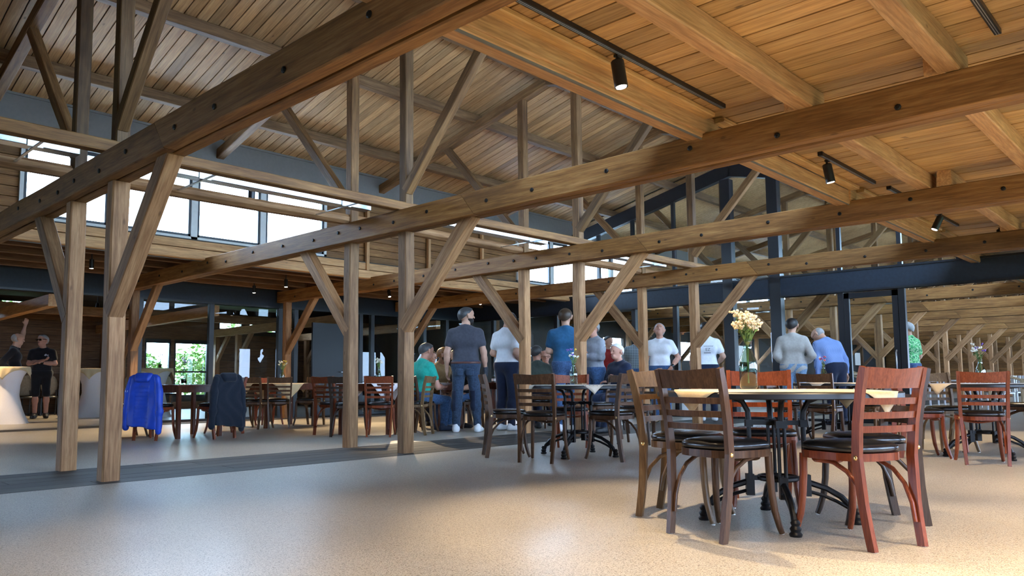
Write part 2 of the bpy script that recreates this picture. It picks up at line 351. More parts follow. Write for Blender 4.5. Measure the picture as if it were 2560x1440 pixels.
# ---------------------------------------------------------------- clerestory
YC=4.86
def clerestory(side,y,nwin0):
    sg=1 if side=='left' else -1
    t=thing('wall_clerestory_'+side,'timber clerestory wall above the '+('left' if side=='left' else 'right')+' aisle with window band',kind='structure',loc=(0,0,0))
    timber('sill_beam',(-4,y,2.79),(XF,y,2.79),.14,.155,'joist',t,wob=.004)
    timber('sill_beam',(-4,y+.0,2.94),(XF,y+.0,2.94),.12,.13,'joist',t,wob=.004)
    ztop=4.14; spans=[(-4,.5),(5.42,10.6),(15.6,20.7),(25.8,XF)]
    wins=[(.5,1.7),(1.7,2.95),(2.95,4.15),(4.15,5.42),(10.6,11.85),(11.85,13.1),(13.1,14.35),(14.35,15.6),(20.7,22.4),(22.4,24.1),(24.1,25.8)]
    if side=='right': wins=[(.5+i*2.2,2.7+i*2.2) for i in range(11)]+[(24.7+i*4,28.7+i*4) for i in range(5)]; spans=[(-4,.5),(44.7,XF)]  # unseen right windows made continuous to bring more daylight into the nave
    for a,b in spans:
        for j in range(8):
            z=3.01+(ztop-3.01)/8*(j+.5); timber('plank',(a,y+.02*sg,z),(b,y+.02*sg,z),.03,(ztop-3.01)/8-.006,'timber',t,cham=.004,wob=.001)
        MB().box((a,y+.04*sg-.006,2.99),(b,y+.04*sg+.006,4.2)).build('sheathing',M['slab'],t)
        if side=='left' and b<16:
            xx=a+.9
            while xx<b-.3: timber('stud',(xx,y-.06,2.86),(xx,y-.06,4.2),.07,.07,'joist',t,up=(0,1,0)); xx+=1.55
    MB().box((-9,y+.05*sg-.02,2.87),(-4,y+.05*sg+.02,4.7)).box((-4,y+.055*sg-.006,2.7),(XF,y+.055*sg+.006,3.02)).box((-9,y-.03,4.14),(XF,y+.03,4.72)).build('head_panel',M['grey'],t)
    for i,(a,b) in enumerate(wins):
        w_=thing(f'window_{nwin0+i}',f'{side} clerestory window, {["first","second","third","fourth","fifth","sixth","seventh","eighth","ninth","tenth","eleventh","twelfth","thirteenth","fourteenth","fifteenth","sixteenth"][i]} from the left with pale frame',kind='structure')
        f=MB(); z0,z1=3.0,ztop
        f.box((a,y-.05,z0),(b,y+.05,z0+.06)).box((a,y-.05,z1-.05),(b,y+.05,z1)).box((a,y-.05,z0),(a+.05,y+.05,z1)).box((b-.05,y-.05,z0),(b,y+.05,z1))
        f.build('frame',M['white_frame'],w_)
        f=MB(); g=.055
        f.box((a+g,y-.03,z0+.06),(b-g,y+.02,z0+.1)).box((a+g,y-.03,z1-.1),(b-g,y+.02,z1-.05)).box((a+g,y-.03,z0+.06),(a+g+.035,y+.02,z1-.05)).box((b-g-.035,y-.03,z0+.06),(b-g,y+.02,z1-.05))
        f.build('sash',M['black'],w_)
        MB().box((a+g,y-.004,z0+.08),(b-g,y+.004,z1-.07)).build('pane',M['glass'],w_)
clerestory('left',YC,1); clerestory('right',2*RIDGE-YC+.02,21)
tag(MB().box((-4,4.66,4.12),(XE-.1,4.76,4.64)).box((-4,4.64,4.62),(XE-.1,4.78,4.655)).build('trim_3',M['grey']),'smooth grey metal band above the clerestory windows',kind='structure')
# ---------------------------------------------------------------- right aisle ceiling
t=thing('ceiling_aisle_right','flat ceiling of golden pine boards over the right aisle',kind='structure')
ZC=2.90; bw=.185
for i in range(int((XE+2.2)/bw)+1):
    x=-2.2+bw*(i+.5)
    timber('board',(x,-9.6,ZC+.013+rnd.uniform(0,.004)),(x,-3.56,ZC+.013+rnd.uniform(0,.004)),bw-.013,.024,'board_gold',t,cham=.002,wob=.0008)
m=MB()
for i in range(int((XF-XE)/bw)):
    x=XE+.1+bw*(i+.5); m.box((x-bw/2+.003,-9.6,ZC+.002),(x+bw/2-.003,-3.56,ZC+.024))
o=m.build('far_boards',M['board_gold'],t); o['kind']='stuff'
MB().box((-9,-10,ZC+.03),(XF,-3.5,ZC+.11)).build('deck',M['slab'],t); MB().box((-9,-10.4,ZC+.11),(XF,-3.75,ZC+.13)).build('roof_sheet',M['roof_sheet'],t)
jl=[('edge',-3.64),('first inner',-4.43),('second inner',-5.33),('third inner',-6.24),('fourth inner',-7.15),('outermost',-8.05)]
for k in range(-1,8):
    x0=(KX[k] if k>=0 else -3.3)-.09; x1=KX[k+1]+.16
    for j,(nm,y) in enumerate(jl):
        yy=y+(-.06 if j else 0)*max(k,0)+(.065 if k%2 else -.065)*(1 if j else .35)
        if k>3 and j>3: continue
        bay='over the camera' if k<0 else f'in bay {"one two three four five six seven eight".split()[k]} counted away from the camera'
        tag(timber('ceiling_joist',(x0,yy,(ZT1+ZC)/2),(x1,yy,(ZT1+ZC)/2),.125 if j else .13,ZC-ZT1,'joist',wob=.004,seed=j,share=(j>2 or k>3)),f'{nm} ceiling joist under the golden boards {bay}','joist','joists under the right aisle ceiling')
for k in range(-1,4):
    x0=(KX[k] if k>=0 else -3.3)+.1; x1=KX[k+1]-.05
    tag(timber('packing_board',(x0,-3.76,ZC-.02),(x1,-3.76,ZC-.02),.10,.04,'board_gold'),f'pale packing board beside the edge joist, {["over the camera","first bay","second bay","third bay","fourth bay"][k+1]}','board','packing boards along the edge joists')
# ---------------------------------------------------------------- left aisle ceiling
t=thing('ceiling_aisle_left','low board ceiling over the left aisle, coloured dark for lack of light',kind='structure')
MB().box((-9,4.8,2.93),(XF,8.6,3.02)).build('deck',M['slab'],t); MB().box((-9,4.95,3.02),(XF,9.2,3.05)).build('roof_sheet',M['roof_sheet'],t)
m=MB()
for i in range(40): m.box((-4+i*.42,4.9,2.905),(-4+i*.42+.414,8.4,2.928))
o=m.build('boards',M['dark_timber'],t); o['kind']='stuff'  # dark colour stands in for the unlit aisle
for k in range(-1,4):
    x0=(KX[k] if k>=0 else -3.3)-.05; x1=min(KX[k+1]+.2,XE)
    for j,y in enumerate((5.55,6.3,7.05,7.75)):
        tag(timber('aisle_joist',(x0,y+.03*(k%2),ZT1+.075),(x1,y+.03*(k%2),ZT1+.075),.10,.15,'dark_timber'),f'shade-coloured joist over the left aisle, {["innermost","second","third","outermost"][j]} row, {["before the first","behind the first","behind the second","behind the third","behind the fourth"][k+1]} frame','joist','joists of the left aisle')  # joists carry the aisle's shade in their colour too
# ---------------------------------------------------------------- glazed end wall
t=thing('wall_end','blue-black steel and glass end wall with high lintel and gable glazing',kind='structure')
MB().box((XE-.06,-9.4,ZL),(XE+.06,YL,2.78)).build('lintel',M['navy'],t)
MB().box((XE-.085,-9.4,ZL),(XE+.085,YL,ZL+.035)).build('lintel_edge',M['black'],t)
MB().box((XE-.085,-9.4,2.775),(XE+.085,YL,2.81)).build('lintel_edge',M['black'],t)
for y in (.70,-.28): MB().box((XE-.09,y-.105,0),(XE+.09,y+.105,4.95)).build('steel_column',M['black'],t)
ylow=[7.4,6.35,5.25,4.1,3.0,1.95,-1.48,-2.5]
for y in ylow:
    MB().box((XE-.05,y-.05,0),(XE+.05,y+.05,ZL)).build('mullion',M['black'],t)
for y in (3.95,3.0,1.95,-1.48,-2.5,-3.4):
    MB().box((XE-.04,y-.035,2.8),(XE+.04,y+.035,5.2-.235*abs(y-RIDGE)-.1)).build('mullion',M['black'],t)
for sg in (1,-1):
    m=MB(); y1=RIDGE+sg*4.2; z=lambda y:5.28-.235*abs(y-RIDGE)
    m.strip([(XE,RIDGE,z(RIDGE)-.13),(XE,y1,z(y1)-.13)],.14,.28,(1,0,0)); m.build('gable_rail',M['black'],t)
gy=[YL-.05]+ylow[:6]+[.8]
ys=sorted([8.2]+[y for y in ylow]+[.70,-.28],reverse=True)
for a,b in zip(ys[:-1],ys[1:]): MB().box((XE-.006,b+.04,.05),(XE+.006,a-.04,ZL)).build('pane',M['glass'],t)
ys=[4.75,3.95,3.0,1.95,.7,-.28,-1.48,-2.5,-3.4]
for a,b in zip(ys[:-1],ys[1:]):
    z=lambda y:5.15-.235*abs(y-RIDGE)
    MB().add([(XE-.006,a,2.8),(XE-.006,b,2.8),(XE-.006,b,z(b)),(XE-.006,a,z(a)),(XE+.006,a,2.8),(XE+.006,b,2.8),(XE+.006,b,z(b)),(XE+.006,a,z(a))],[(0,1,2,3),(7,6,5,4),(0,4,5,1),(1,5,6,2),(2,6,7,3),(3,7,4,0)]).build('pane',M['glass'],t)
MB().box((XE-.05,-2.5,0),(XE+.05,8.2,.05)).build('bottom_rail',M['black'],t)
d=thing('door_1','framed glass door leaf in the dark end wall',kind='structure',loc=(XE-.03,-1.54,0))
m=MB(); W=.9; Hd=ZL-.02
m.box((-.03,-W,0),(.03,0,.12)).box((-.03,-W,Hd-.1),(.03,0,Hd)).box((-.03,-.09,0),(.03,0,Hd)).box((-.03,-W,0),(.03,-W+.09,Hd)); m.build('leaf_frame',M['black'],d)
MB().tube([(-.05,-W+.05,.9),(-.09,-W+.05,.95),(-.09,-W+.05,1.25),(-.05,-W+.05,1.3)],.012).build('handle',M['zinc'],d,smooth=True)
# ---------------------------------------------------------------- left wall
t=thing('wall_left','blue-black lintel and glass front along the left aisle',kind='structure')
MB().box((-6,YL-.05,ZL),(XE,YL+.05,2.93)).build('lintel',M['navy'],t)
MB().box((-6,YL-.075,ZL-.0),(XE,YL+.075,ZL+.04)).build('lintel_edge',M['black'],t)
lm=[3.5,4.95,6.55,6.95,8.75,9.1,10.0,10.8,11.6]
for x in lm: MB().box((x-.05,YL-.05,0),(x+.05,YL+.05,ZL)).build('mullion',M['black'],t)
for a,b in ((3.5,4.95),(4.95,6.55),(8.75,9.1),(9.1,10),(10,10.8),(10.8,11.6),(11.6,12.5)):
    MB().box((a+.04,YL-.006,.05),(b-.04,YL+.006,ZL)).build('pane',M['glass'],t); MB().box((a,YL-.04,0),(b,YL+.04,.05)).build('bottom_rail',M['black'],t)
d=thing('door_2','solid black door leaf standing ajar in the left glass front',kind='structure',loc=(7.32,YL-.12,0),rz=R(4))
MB().box((0,-.025,.01),(1.0,.025,2.12)).build('leaf',M['black'],d)
MB().tube([(.9,-.03,1.0),(.9,-.08,1.0),(.78,-.08,1.0)],.01).build('handle',M['zinc'],d,smooth=True)
tag(MB().tube([(3.36,8.08,.55),(3.36,8.08,2.5)],.032,10).build('drain_pipe',M['zinc'],None,smooth=True),'grey metal drainpipe beside the left aisle post','pipe')
# ---------------------------------------------------------------- annex beyond the left wall
t=thing('wall_annex','dark plank back wall of the side room beyond the left front',kind='structure')
YA=15.2
wa=[(2.75,3.5,2.62,2.9),(6.4,7.15,.35,1.95),(7.25,8.3,.35,1.95),(8.6,9.4,2.35,2.85),(9.6,10.6,2.3,2.85),(-1,2.3,2.6,2.95)]
def holes(a0,a1,z0,z1,hs):
    xs=sorted({a0,a1,*[h[0] for h in hs],*[h[1] for h in hs]}); zs=sorted({z0,z1,*[h[2] for h in hs],*[h[3] for h in hs]})
    for a,b in zip(xs[:-1],xs[1:]):
        for c,d_ in zip(zs[:-1],zs[1:]):
            mx,mz=(a+b)/2,(c+d_)/2
            if not any(h[0]<mx<h[1] and h[2]<mz<h[3] for h in hs): yield a,b,c,d_
m=MB()
for a,b,c,d_ in holes(-6,14,0,3.1,wa): m.box((a,YA,c),(b,YA+.1,d_))
m.build('core',M['slab'],t)
for j in range(14):
    z=.11+j*.2
    segs=[(-6,14)]
    for h in wa:
        if h[2]-.1<z<h[3]+.1:
            n=[]
            for a,b in segs:
                if h[0]>a and h[1]<b: n+=[(a,h[0]),(h[1],b)]
                else: n.append((a,b))
            segs=n
    for a,b in segs: timber('plank',(a,YA-.02,z),(b,YA-.02,z),.03,.194,'dark_timber',t,cham=.003,wob=.001)
for i,(a,b,c,d_) in enumerate(wa):
    w_=thing(f'window_{50+i}',f'window in the side room back wall, {["small high one over the two men","low one behind the first glass pane","low one next to it on the right","high one behind the second glass pane","high one at the far right","long high strip at the left"][i]}',kind='structure')
    f=MB(); f.box((a,YA-.03,c),(b,YA+.06,c+.05)).box((a,YA-.03,d_-.05),(b,YA+.06,d_)).box((a,YA-.03,c),(a+.05,YA+.06,d_)).box((b-.05,YA-.03,c),(b,YA+.06,d_))
    if d_-c>1: f.box((a,YA-.02,(c+d_)/2-.1),(b,YA+.05,(c+d_)/2-.05))
    f.build('frame',M['black'],w_); MB().box((a,YA+.0,c),(b,YA+.01,d_)).build('pane',M['glass'],w_)
t=thing('ceiling_annex','low dark ceiling of the side room',kind='structure')
MB().box((-6,YL,2.98),(14,YA+.3,3.06)).build('deck',M['slab'],t)
for i,x in enumerate((-1.2,2.0,5.1,8.3,11.4)):
    t=thing('side_room_frame',f'pale timber beam on posts in the side room, {["first","second","third","fourth","fifth"][i]} from the left','timber frame',(x,8.35,0),group='side room frames')
    timber('tie_beam',(0,0,2.27),(0,6.7,2.2),.16,.22,'joist',t,local=True)
    for j,y in enumerate((5.0,6.3)):
        timber('post',(0,y,0),(0,y,2.12),.14,.14,'timber_grey',t,up=(0,1,0),local=True)
        timber('knee_brace',(0,y,1.35),(0,y-.75,2.15),.1,.12,'timber_grey',t,local=True)
timber_row=tag(timber('long_girder',(-5,12.4,2.45),(13,12.4,2.45),.16,.22,'timber_grey'),'long girder crossing the side room under its ceiling','beam')
# ---------------------------------------------------------------- outer shell out of view
m=MB()
for a,b,c,d_ in holes(-9,XF+2,0,3,[(-4.2+i*2.6,-2.4+i*2.6,.9,2.3) for i in range(6)]+[(15+i*3.5,17.5+i*3.5,.6,2.3) for i in range(9)]): m.box((a,-10,c),(b,-9.8,d_))  # first opening is added, unseen, to lighten the beam faces
tag(m.build('wall_right',M['slab']),'long wall at the camera side of the hall with large window openings',kind='structure')
tag(MB().box((-9.1,-9.8,0),(-9,8.4,6)).build('wall_back',M['slab']),'closed end wall behind the camera',kind='structure')
t=thing('wall_far','planked far end wall of the timber hall beyond the glass',kind='structure')
MB().box((XF,-9.8,0),(XF+.1,18,6)).build('core',M['slab'],t)
for j in range(26): timber('plank',(XF-.03,-9.8,.11+j*.22),(XF-.03,8.2,.11+j*.22),.03,.214,'timber',t,cham=.003,wob=.001)
m=MB()
for a,b,c,d_ in holes(XE,XF,0,3.1,[(14+i*4.8,15.2+i*4.8,1.5,2.2) for i in range(7)]): m.box((a,YL,c),(b,YL+.1,d_))
tag(m.build('wall_far_left',M['slab']),'left wall of the timber hall beyond the glass',kind='structure')
tag(MB().box((-6.1,YL,0),(-6,YA+.1,3.1)).box((14,YL,0),(14.1,YA+.1,3.1)).build('wall_annex_sides',M['slab']),'side walls of the side room',kind='structure')
tag(MB().box((-60,-60,-.3),(90,70,-.13)).build('ground_outside',plain('outside_ground',(.12,.17,.06),.9,noise=.4,nscale=.5)),'grass outside the hall',kind='structure')
# ---------------------------------------------------------------- lamps
def spot(loc,tgt,label,power=60,size=62,track=True,light=True,r=.042,h=.18,lens=True,top=None):
    """black cylinder spotlight; loc = lens centre"""
    t=thing('spotlight',label,'spotlight',loc,group='black track spotlights')
    d=(Vector(tgt)-Vector(loc)).normalized(); Mx=axis_M((0,0,0),-d,(0,1,0))
    MB().lathe([(r*.8,.004),(r,0),(r,h-.008),(r-.006,h)],18).build('housing',M['spot_black'],t,Mx,smooth=True)
    MB().lathe([(r*.78,-.001),(r*.78,.003)],16).build('lens',M['lamp_on'],t,Mx)
    e=Mx@Vector((0,0,h-.01)); tz=(top if top is not None else 2.872)-loc[2]
    MB().tube([e,(e.x,e.y,max(e.z+.01,tz))],.011,8).build('stem',M['spot_black'],t)
    MB().box((e.x-.02,e.y-.014,tz-.018),(e.x+.035,e.y+.014,tz)).build('adapter',M['spot_black'],t)
    if light:
        l=bpy.data.lights.new('spot_light','SPOT'); l.energy=power; l.spot_size=R(size); l.spot_blend=.45; l.color=(1,.76,.46); l.shadow_soft_size=.03
        o=bpy.data.objects.new('spot_light',l); COL.objects.link(o); o.parent=t
        q=(-d).to_track_quat('Z','Y'); o.rotation_euler=q.to_euler(); o.location=d*.02
    return t
def track(x0,x1,y,z,label):
    t=thing('lamp_track',label,'track',(x0,y,z),group='black lamp tracks')
    MB().box((0,-.018,0),(x1-x0,.018,.03)).build('rail',M['spot_black'],t)
    MB().box((.0,-.008,-.002),(x1-x0,-.004,.001)).box((.0,.004,-.002),(x1-x0,.008,.001)).build('groove',M['zinc'],t)
    MB().box((-.01,-.022,-.003),(.03,.022,.032)).build('end_cap',M['spot_black'],t)
ZTR=ZC-.03
for a,b,y,lb in ((-1.5,3.05,-3.93,'black lamp track crossing the top of the golden ceiling'),(4.85,6.35,-3.98,'black lamp track above the second tie beam'),(6.7,9.65,-4.02,'black lamp track between third and fourth frames'),(-1.5,3.05,-5.68,'black lamp track in the top right corner')):
    track(a,b,y,ZTR,lb)
LP=SPOTP
spot((1.665,-3.93,2.655),(1.8,-4.25,0),'black spotlight hanging from the track at the top of the picture',LP*1.0,75)
spot((5.08,-3.98,2.655),(5.4,-4.3,0),'black spotlight below the second tie beam, above the right tables',LP,75)
spot((8.45,-4.02,2.66),(7.8,-2.9,0),'tilted black spotlight between the third and fourth frames',LP,70)
spot((10.2,-4.40,2.67),(10.2,-4.4,0),'small black spotlight half hidden by the last joist',LP,70)
spot((-.6,-3.93,2.655),(-.3,-3.6,0),'black spotlight on the near track, left of the picture edge',LP*.65,80)
spot((.5,-5.68,2.655),(.4,-5.4,0),'black spotlight on the near right track over the camera side',LP*.35,80)
spot((1.7,-5.68,2.655),(2.2,-5.6,0),'black spotlight on the near right track, above the nearest red chair',LP*.55,75)
track(-1.5,3.05,-7.2,ZTR,'added unseen lamp track behind the camera')  # added out of view: tracks and lamps bouncing warm light to the ceiling
track(3.4,9.6,-7.2,ZTR,'added unseen lamp track beyond the right picture edge')
for i,x in enumerate((-.9,.6,2.1,3.9,5.6,7.4,9.1)):
    spot((x,-7.2,2.655),(x,-7.3,0),f'added fill spotlight on the unseen outer track, {["first","second","third","fourth","fifth","sixth","seventh"][i]} one',LP*1.3,95)
for x,y,tx,ty,f,lb in ((1.9,6.16,1.9,6.2,.9,'small black spotlight under the left aisle near the two tall posts'),(3.4,6.9,3.4,6.9,.9,'small black spotlight deep in the left aisle'),(5.45,6.2,5.4,6.0,.9,'small black spotlight under the left aisle above the dark jacket'),(5.5,7.5,5.5,7.4,.7,'small black spotlight close to the left glass front'),(8.0,6.2,7.9,5.4,.9,'small black spotlight under the left aisle before the black door'),(10.6,6.0,9.6,5.2,.9,'small black spotlight at the end of the left aisle'),(7.3,5.0,6.6,3.4,1.3,'small black spotlight over the seated men')):
    spot((x,y,2.60),(tx,ty,0),lb,LP*f,80,h=.15,r=.036,top=2.905)
spot((.6,9.9,2.5),(1.2,10.1,0),'added spotlight brightening the left cocktail table',LP*1.2,85,top=2.98)  # this and the next spot are added to brighten the side room
spot((4.2,12.6,2.5),(3.9,12.2,0),'added spotlight brightening the cocktail table between the posts',LP*.9,85,top=2.98)
spot((1.96,1.245,2.82),(2.0,1.4,0),'black spotlight hanging from the log plate before the clerestory windows',LP*.3,60,h=.16,r=.04,top=3.0)
spot((9.07,1.245,2.82),(9.0,1.4,0),'black spotlight hanging from the log plate near the end wall',LP*.3,60,h=.16,r=.04,top=3.0)
for k in range(4):
    x0=(KX[k-1] if k else -3.2)+.35; x1=KX[k]-.12
    t=thing('cable_tray',f'perforated zinc cable tray between the plate timbers, {["left of the first frame","before the second frame","before the third frame","before the fourth frame"][k]}','cable tray',(x0,.55,2.80),group='zinc cable trays')
    MB().box((0,-.07,0),(x1-x0,.07,.004)).box((0,-.07,0),(x1-x0,-.066,.05)).box((0,.066,0),(x1-x0,.07,.05)).build('channel',M['zinc'],t)
    for q in range(2):
        xx=(x1-x0)*(.25+.62*q); MB().box((xx-.012,-.42,-.012),(xx+.012,.53,-.002)).box((xx-.06,-.085,-.01),(xx+.06,-.07,.07)).build('bracket',M['zinc'],t)
    MB().tube([(.1,0,.03),((x1-x0)*.3,.02,.035),((x1-x0)*.6,-.01,.03),(x1-x0-.1,.01,.03),(x1-x0-.02,0,.10)],.014,6).build('cable',M['black'],t,smooth=True)
    MB().tube([(.1,.03,.03),((x1-x0)*.4,.04,.035),((x1-x0)*.7,.03,.03),(x1-x0-.1,.04,.03)],.010,6).build('cable',M['zinc'],t,smooth=True)
# ---------------------------------------------------------------- furniture materials
M['chair_brown']=wood('brown_beech',(.048,.022,.010),(.088,.042,.020),(.13,.066,.032),rough=.34,gs=1.6,knots=0,stain=.25,var=.15,spec=.3,bump=.05)
M['chair_red']=wood('cherry_beech',(.125,.026,.010),(.20,.046,.017),(.27,.070,.028),rough=.3,gs=1.6,knots=0,stain=.25,var=.15,spec=.3,bump=.05)
M['chair_gold']=wood('golden_brown_beech',(.105,.058,.026),(.18,.105,.05),(.26,.16,.078),rough=.34,gs=1.6,knots=0,stain=.25,var=.15,spec=.3,bump=.05)
M['chair_dark']=wood('dark_walnut',(.028,.016,.010),(.05,.029,.018),(.075,.045,.028),rough=.34,gs=1.6,knots=0,stain=.25,var=.15,spec=.3,bump=.05)
M['leather']=plain('black_leather',(.010,.010,.011),.27,0,.6,noise=.2,nscale=90,bump=.06)
M['brass']=plain('brass',(.75,.55,.25),.3,.9); M['felt']=plain('white_felt',(.75,.73,.68),.9)
M['iron']=plain('black_cast_iron',(.006,.006,.007),.42,0,.3,noise=.2,nscale=40,bump=.08)
M['table_black']=plain('black_table_top',(.012,.012,.013),.4,noise=.1)
M['table_wood']=wood('dark_red_table',(.06,.018,.010),(.11,.034,.018),(.15,.05,.026),rough=.25,gs=1.4,knots=0,stain=.2,var=.12,spec=.5,bump=.03)
def cloth_mat(name,c):
    m=plain(name,c,.8,0,.2,noise=.06,nscale=120,bump=.1,sheen=.2); return m
M['cream']=cloth_mat('cream_cloth',(.62,.47,.27)); M['cream_pale']=cloth_mat('pale_cream_cloth',(.66,.58,.47)); M['white_cloth']=cloth_mat('white_stretch_cloth',(.72,.68,.68))
M['bottle']=thin_glass('bottle_glass',(.80,.88,.84),2.4); M['water']=thin_glass('water',(.80,.86,.80),.7)
M['stem']=plain('green_stem',(.10,.19,.045),.6,noise=.3); M['blossom_cream']=plain('cream_blossom',(.70,.62,.43),.8,noise=.2,nscale=90); M['blossom_white']=plain('white_blossom',(.75,.75,.66),.8); M['blossom_violet']=plain('violet_blossom',(.20,.10,.42),.7); M['blossom_yellow']=plain('yellow_blossom',(.65,.47,.06),.7); M['blossom_red']=plain('red_blossom',(.5,.06,.10),.7)
# ---------------------------------------------------------------- bistro chair (faces +X)
def px(z):  # x of the rear post at height z
    return np.interp(z,[0,.1,.22,.44,.6,.75,.87],[-.245,-.228,-.212,-.198,-.213,-.240,-.272])
def py(z): return np.interp(z,[0,.45,.87],[.166,.186,.197])
def seat_outline(ins,n=28):
    pts=[]
    for i in range(n):
        a=2*math.pi*i/n; c,s=math.cos(a),math.sin(a); p=.62
        x=math.copysign(abs(c)**p,c)*(.195-ins); y=math.copysign(abs(s)**p,s)*(.200-ins)
        y*=1+.10*x/.195; pts.append((x,y))
    return pts
def prism(o0,z0,o1,z1,dome=0,rings=1):
    n=len(o0); vs=[(x,y,z0) for x,y in o0]+[(x,y,z1) for x,y in o1]
    fs=[(i,(i+1)%n,n+(i+1)%n,n+i) for i in range(n)]+[tuple(range(n))[::-1]]
    if not dome: fs.append(tuple(n+i for i in range(n)))
    else:
        base=n
        for q in range(1,5):
            s=1-q/5.0; zz=z1+dome*(1-s**2.2)
            vs+=[(x*s,y*s,zz) for x,y in o1]; b=len(vs)-n
            fs+=[(base+i,base+(i+1)%n,b+(i+1)%n,b+i) for i in range(n)]; base=b
        fs.append(tuple(base+i for i in range(n)))
    return vs,fs
def cush():
    n=28; prof=[(.014,.450),(.004,.458),(.0,.470),(.004,.483),(.020,.493),(.05,.499),(.10,.503),(.16,.505)]
    vs=[];fs=[]
    for ins,z in prof:
        k=1-ins/.2; vs+=[(x*k,y*k,z) for x,y in seat_outline(0)]
    for i in range(len(prof)-1): fs+=[(i*n+j,i*n+(j+1)%n,(i+1)*n+(j+1)%n,(i+1)*n+j) for j in range(n)]
    fs+=[tuple(range(n))[::-1],tuple((len(prof)-1)*n+j for j in range(n))]
    return vs,fs
CM={}
def chair_meshes():
    d={}
    zs=[0,.05,.12,.22,.33,.44,.52,.6,.68,.76,.83,.872]
    for s,nm in ((1,'rear_l'),(-1,'rear_r')):
        d[nm]=MB().strip([(px(z),s*py(z),z) for z in zs],[.040,.041,.042,.043,.044,.045,.044,.043,.042,.041,.039,.034],[.026]*12,(1,0,0)).me('rear_post')
        d['front_'+nm[-1]]=MB().tube([(.150,s*.170,.43),(.152,s*.172,.33),(.158,s*.176,.22),(.170,s*.183,.12),(.192,s*.192,.04),(.205,s*.197,.006)],[.020,.020,.019,.018,.016,.015],10).me('front_leg',True,40)
    def rail(z0,z1,bulge,th):
        n=11; vs=[]; fs=[]
        for i in range(n):
            u=-1+2*i/(n-1)
            for z in (z0,z1):
                y=u*(py(z)-.006); x=px(z)-.004-bulge*(1-u*u)
                zz=z-(.012*(1-abs(u)) if z==z1 and th>.018 else 0)
                vs+=[(x-th/2,y,zz),(x+th/2,y,zz)]
        for i in range(n-1):
            a=i*4;b=a+4
            fs+=[(a,a+1,b+1,b),(a+2,b+2,b+3,a+3),(a,b,b+2,a+2),(a+1,a+3,b+3,b+1)]
        fs+=[(0,2,3,1),(4*n-4,4*n-3,4*n-1,4*n-2)]
        return mesh('rail',vs,fs)
    d['top']=rail(.768,.872,.030,.020)
    for i,z in enumerate((.690,.622,.555)): d['slat%d'%i]=rail(z,z+.032,.026,.016)
    v,f=prism(seat_outline(.0),.412,seat_outline(.0),.450); d['frame']=mesh('seat_frame',v,f)
    v,f=cush(); d['cushion']=mesh('cushion',v,f,True)
    pts=[]
    half=[(-.226,.150,.115),(-.210,.153,.205),(-.172,.156,.295),(-.11,.157,.360),(-.03,.155,.397),(.05,.150,.408),(.115,.134,.402),(.138,.102,.392),(.12,.06,.386)]
    path=half+[(.10,0,.381)]+[(x,-y,z) for x,y,z in half[::-1]]
    d['hoop']=MB().tube(path,.0115,8).me('hoop',True,60)
    back=[(-.20,.160,.20),(-.185,.120,.30),(-.170,.06,.365),(-.165,0,.38),(-.170,-.06,.365),(-.185,-.120,.30),(-.20,-.160,.20)]
    d['bolt']=MB().ball((0,0,0),.013,8,5,(1,.5,1)).me('bolt',True)
    d['glide']=MB().lathe([(.013,0),(.013,.006)],8).me('glide')
    return d
CD0=chair_meshes()
def chair(x,y,head,color,label,detail=2,group='bentwood ladder-back chairs'):
    if color not in CM:
        CM[color]={k:m.copy() for k,m in CD0.items()}
        for k,m in CM[color].items(): m.materials.append(M['leather' if k=='cushion' else 'brass' if k=='bolt' else 'felt' if k=='glide' else color])
    m=CM[color]; t=thing('bistro_chair',label,'chair',(x,y,0),R(head),group)
    for k,n in (('rear_l','rear_post'),('rear_r','rear_post'),('front_l','front_leg'),('front_r','front_leg'),('top','top_rail'),('slat0','slat'),('slat1','slat'),('slat2','slat'),('frame','seat_frame'),('cushion','cushion'),('hoop','hoop')):
        link(n,m[k],None,t)
    if detail>0:
        for s in (1,-1):
            link('bolt',m['bolt'],None,t,Matrix.Translation((px(.435),s*(py(.435)+.013),.435)))
            link('glide',m['glide'],None,t,Matrix.Translation((-.245,s*.166,-.001))); link('glide',m['glide'],None,t,Matrix.Translation((.204,s*.196,-.001)))
    return t
def chair_rear(x0,y0,x1,y1,color,label,detail=2,flip=False):
    """from the ground points of the two rear legs; faces the left of the direction 0->1 unless flipped"""
    cx,cy=(x0+x1)/2,(y0+y1)/2; d=Vector((x1-x0,y1-y0)).normalized(); f=Vector((-d.y,d.x))*(-1 if flip else 1)
    return chair(cx+f.x*.245,cy+f.y*.245,math.degrees(math.atan2(f.y,f.x)),color,label,detail)
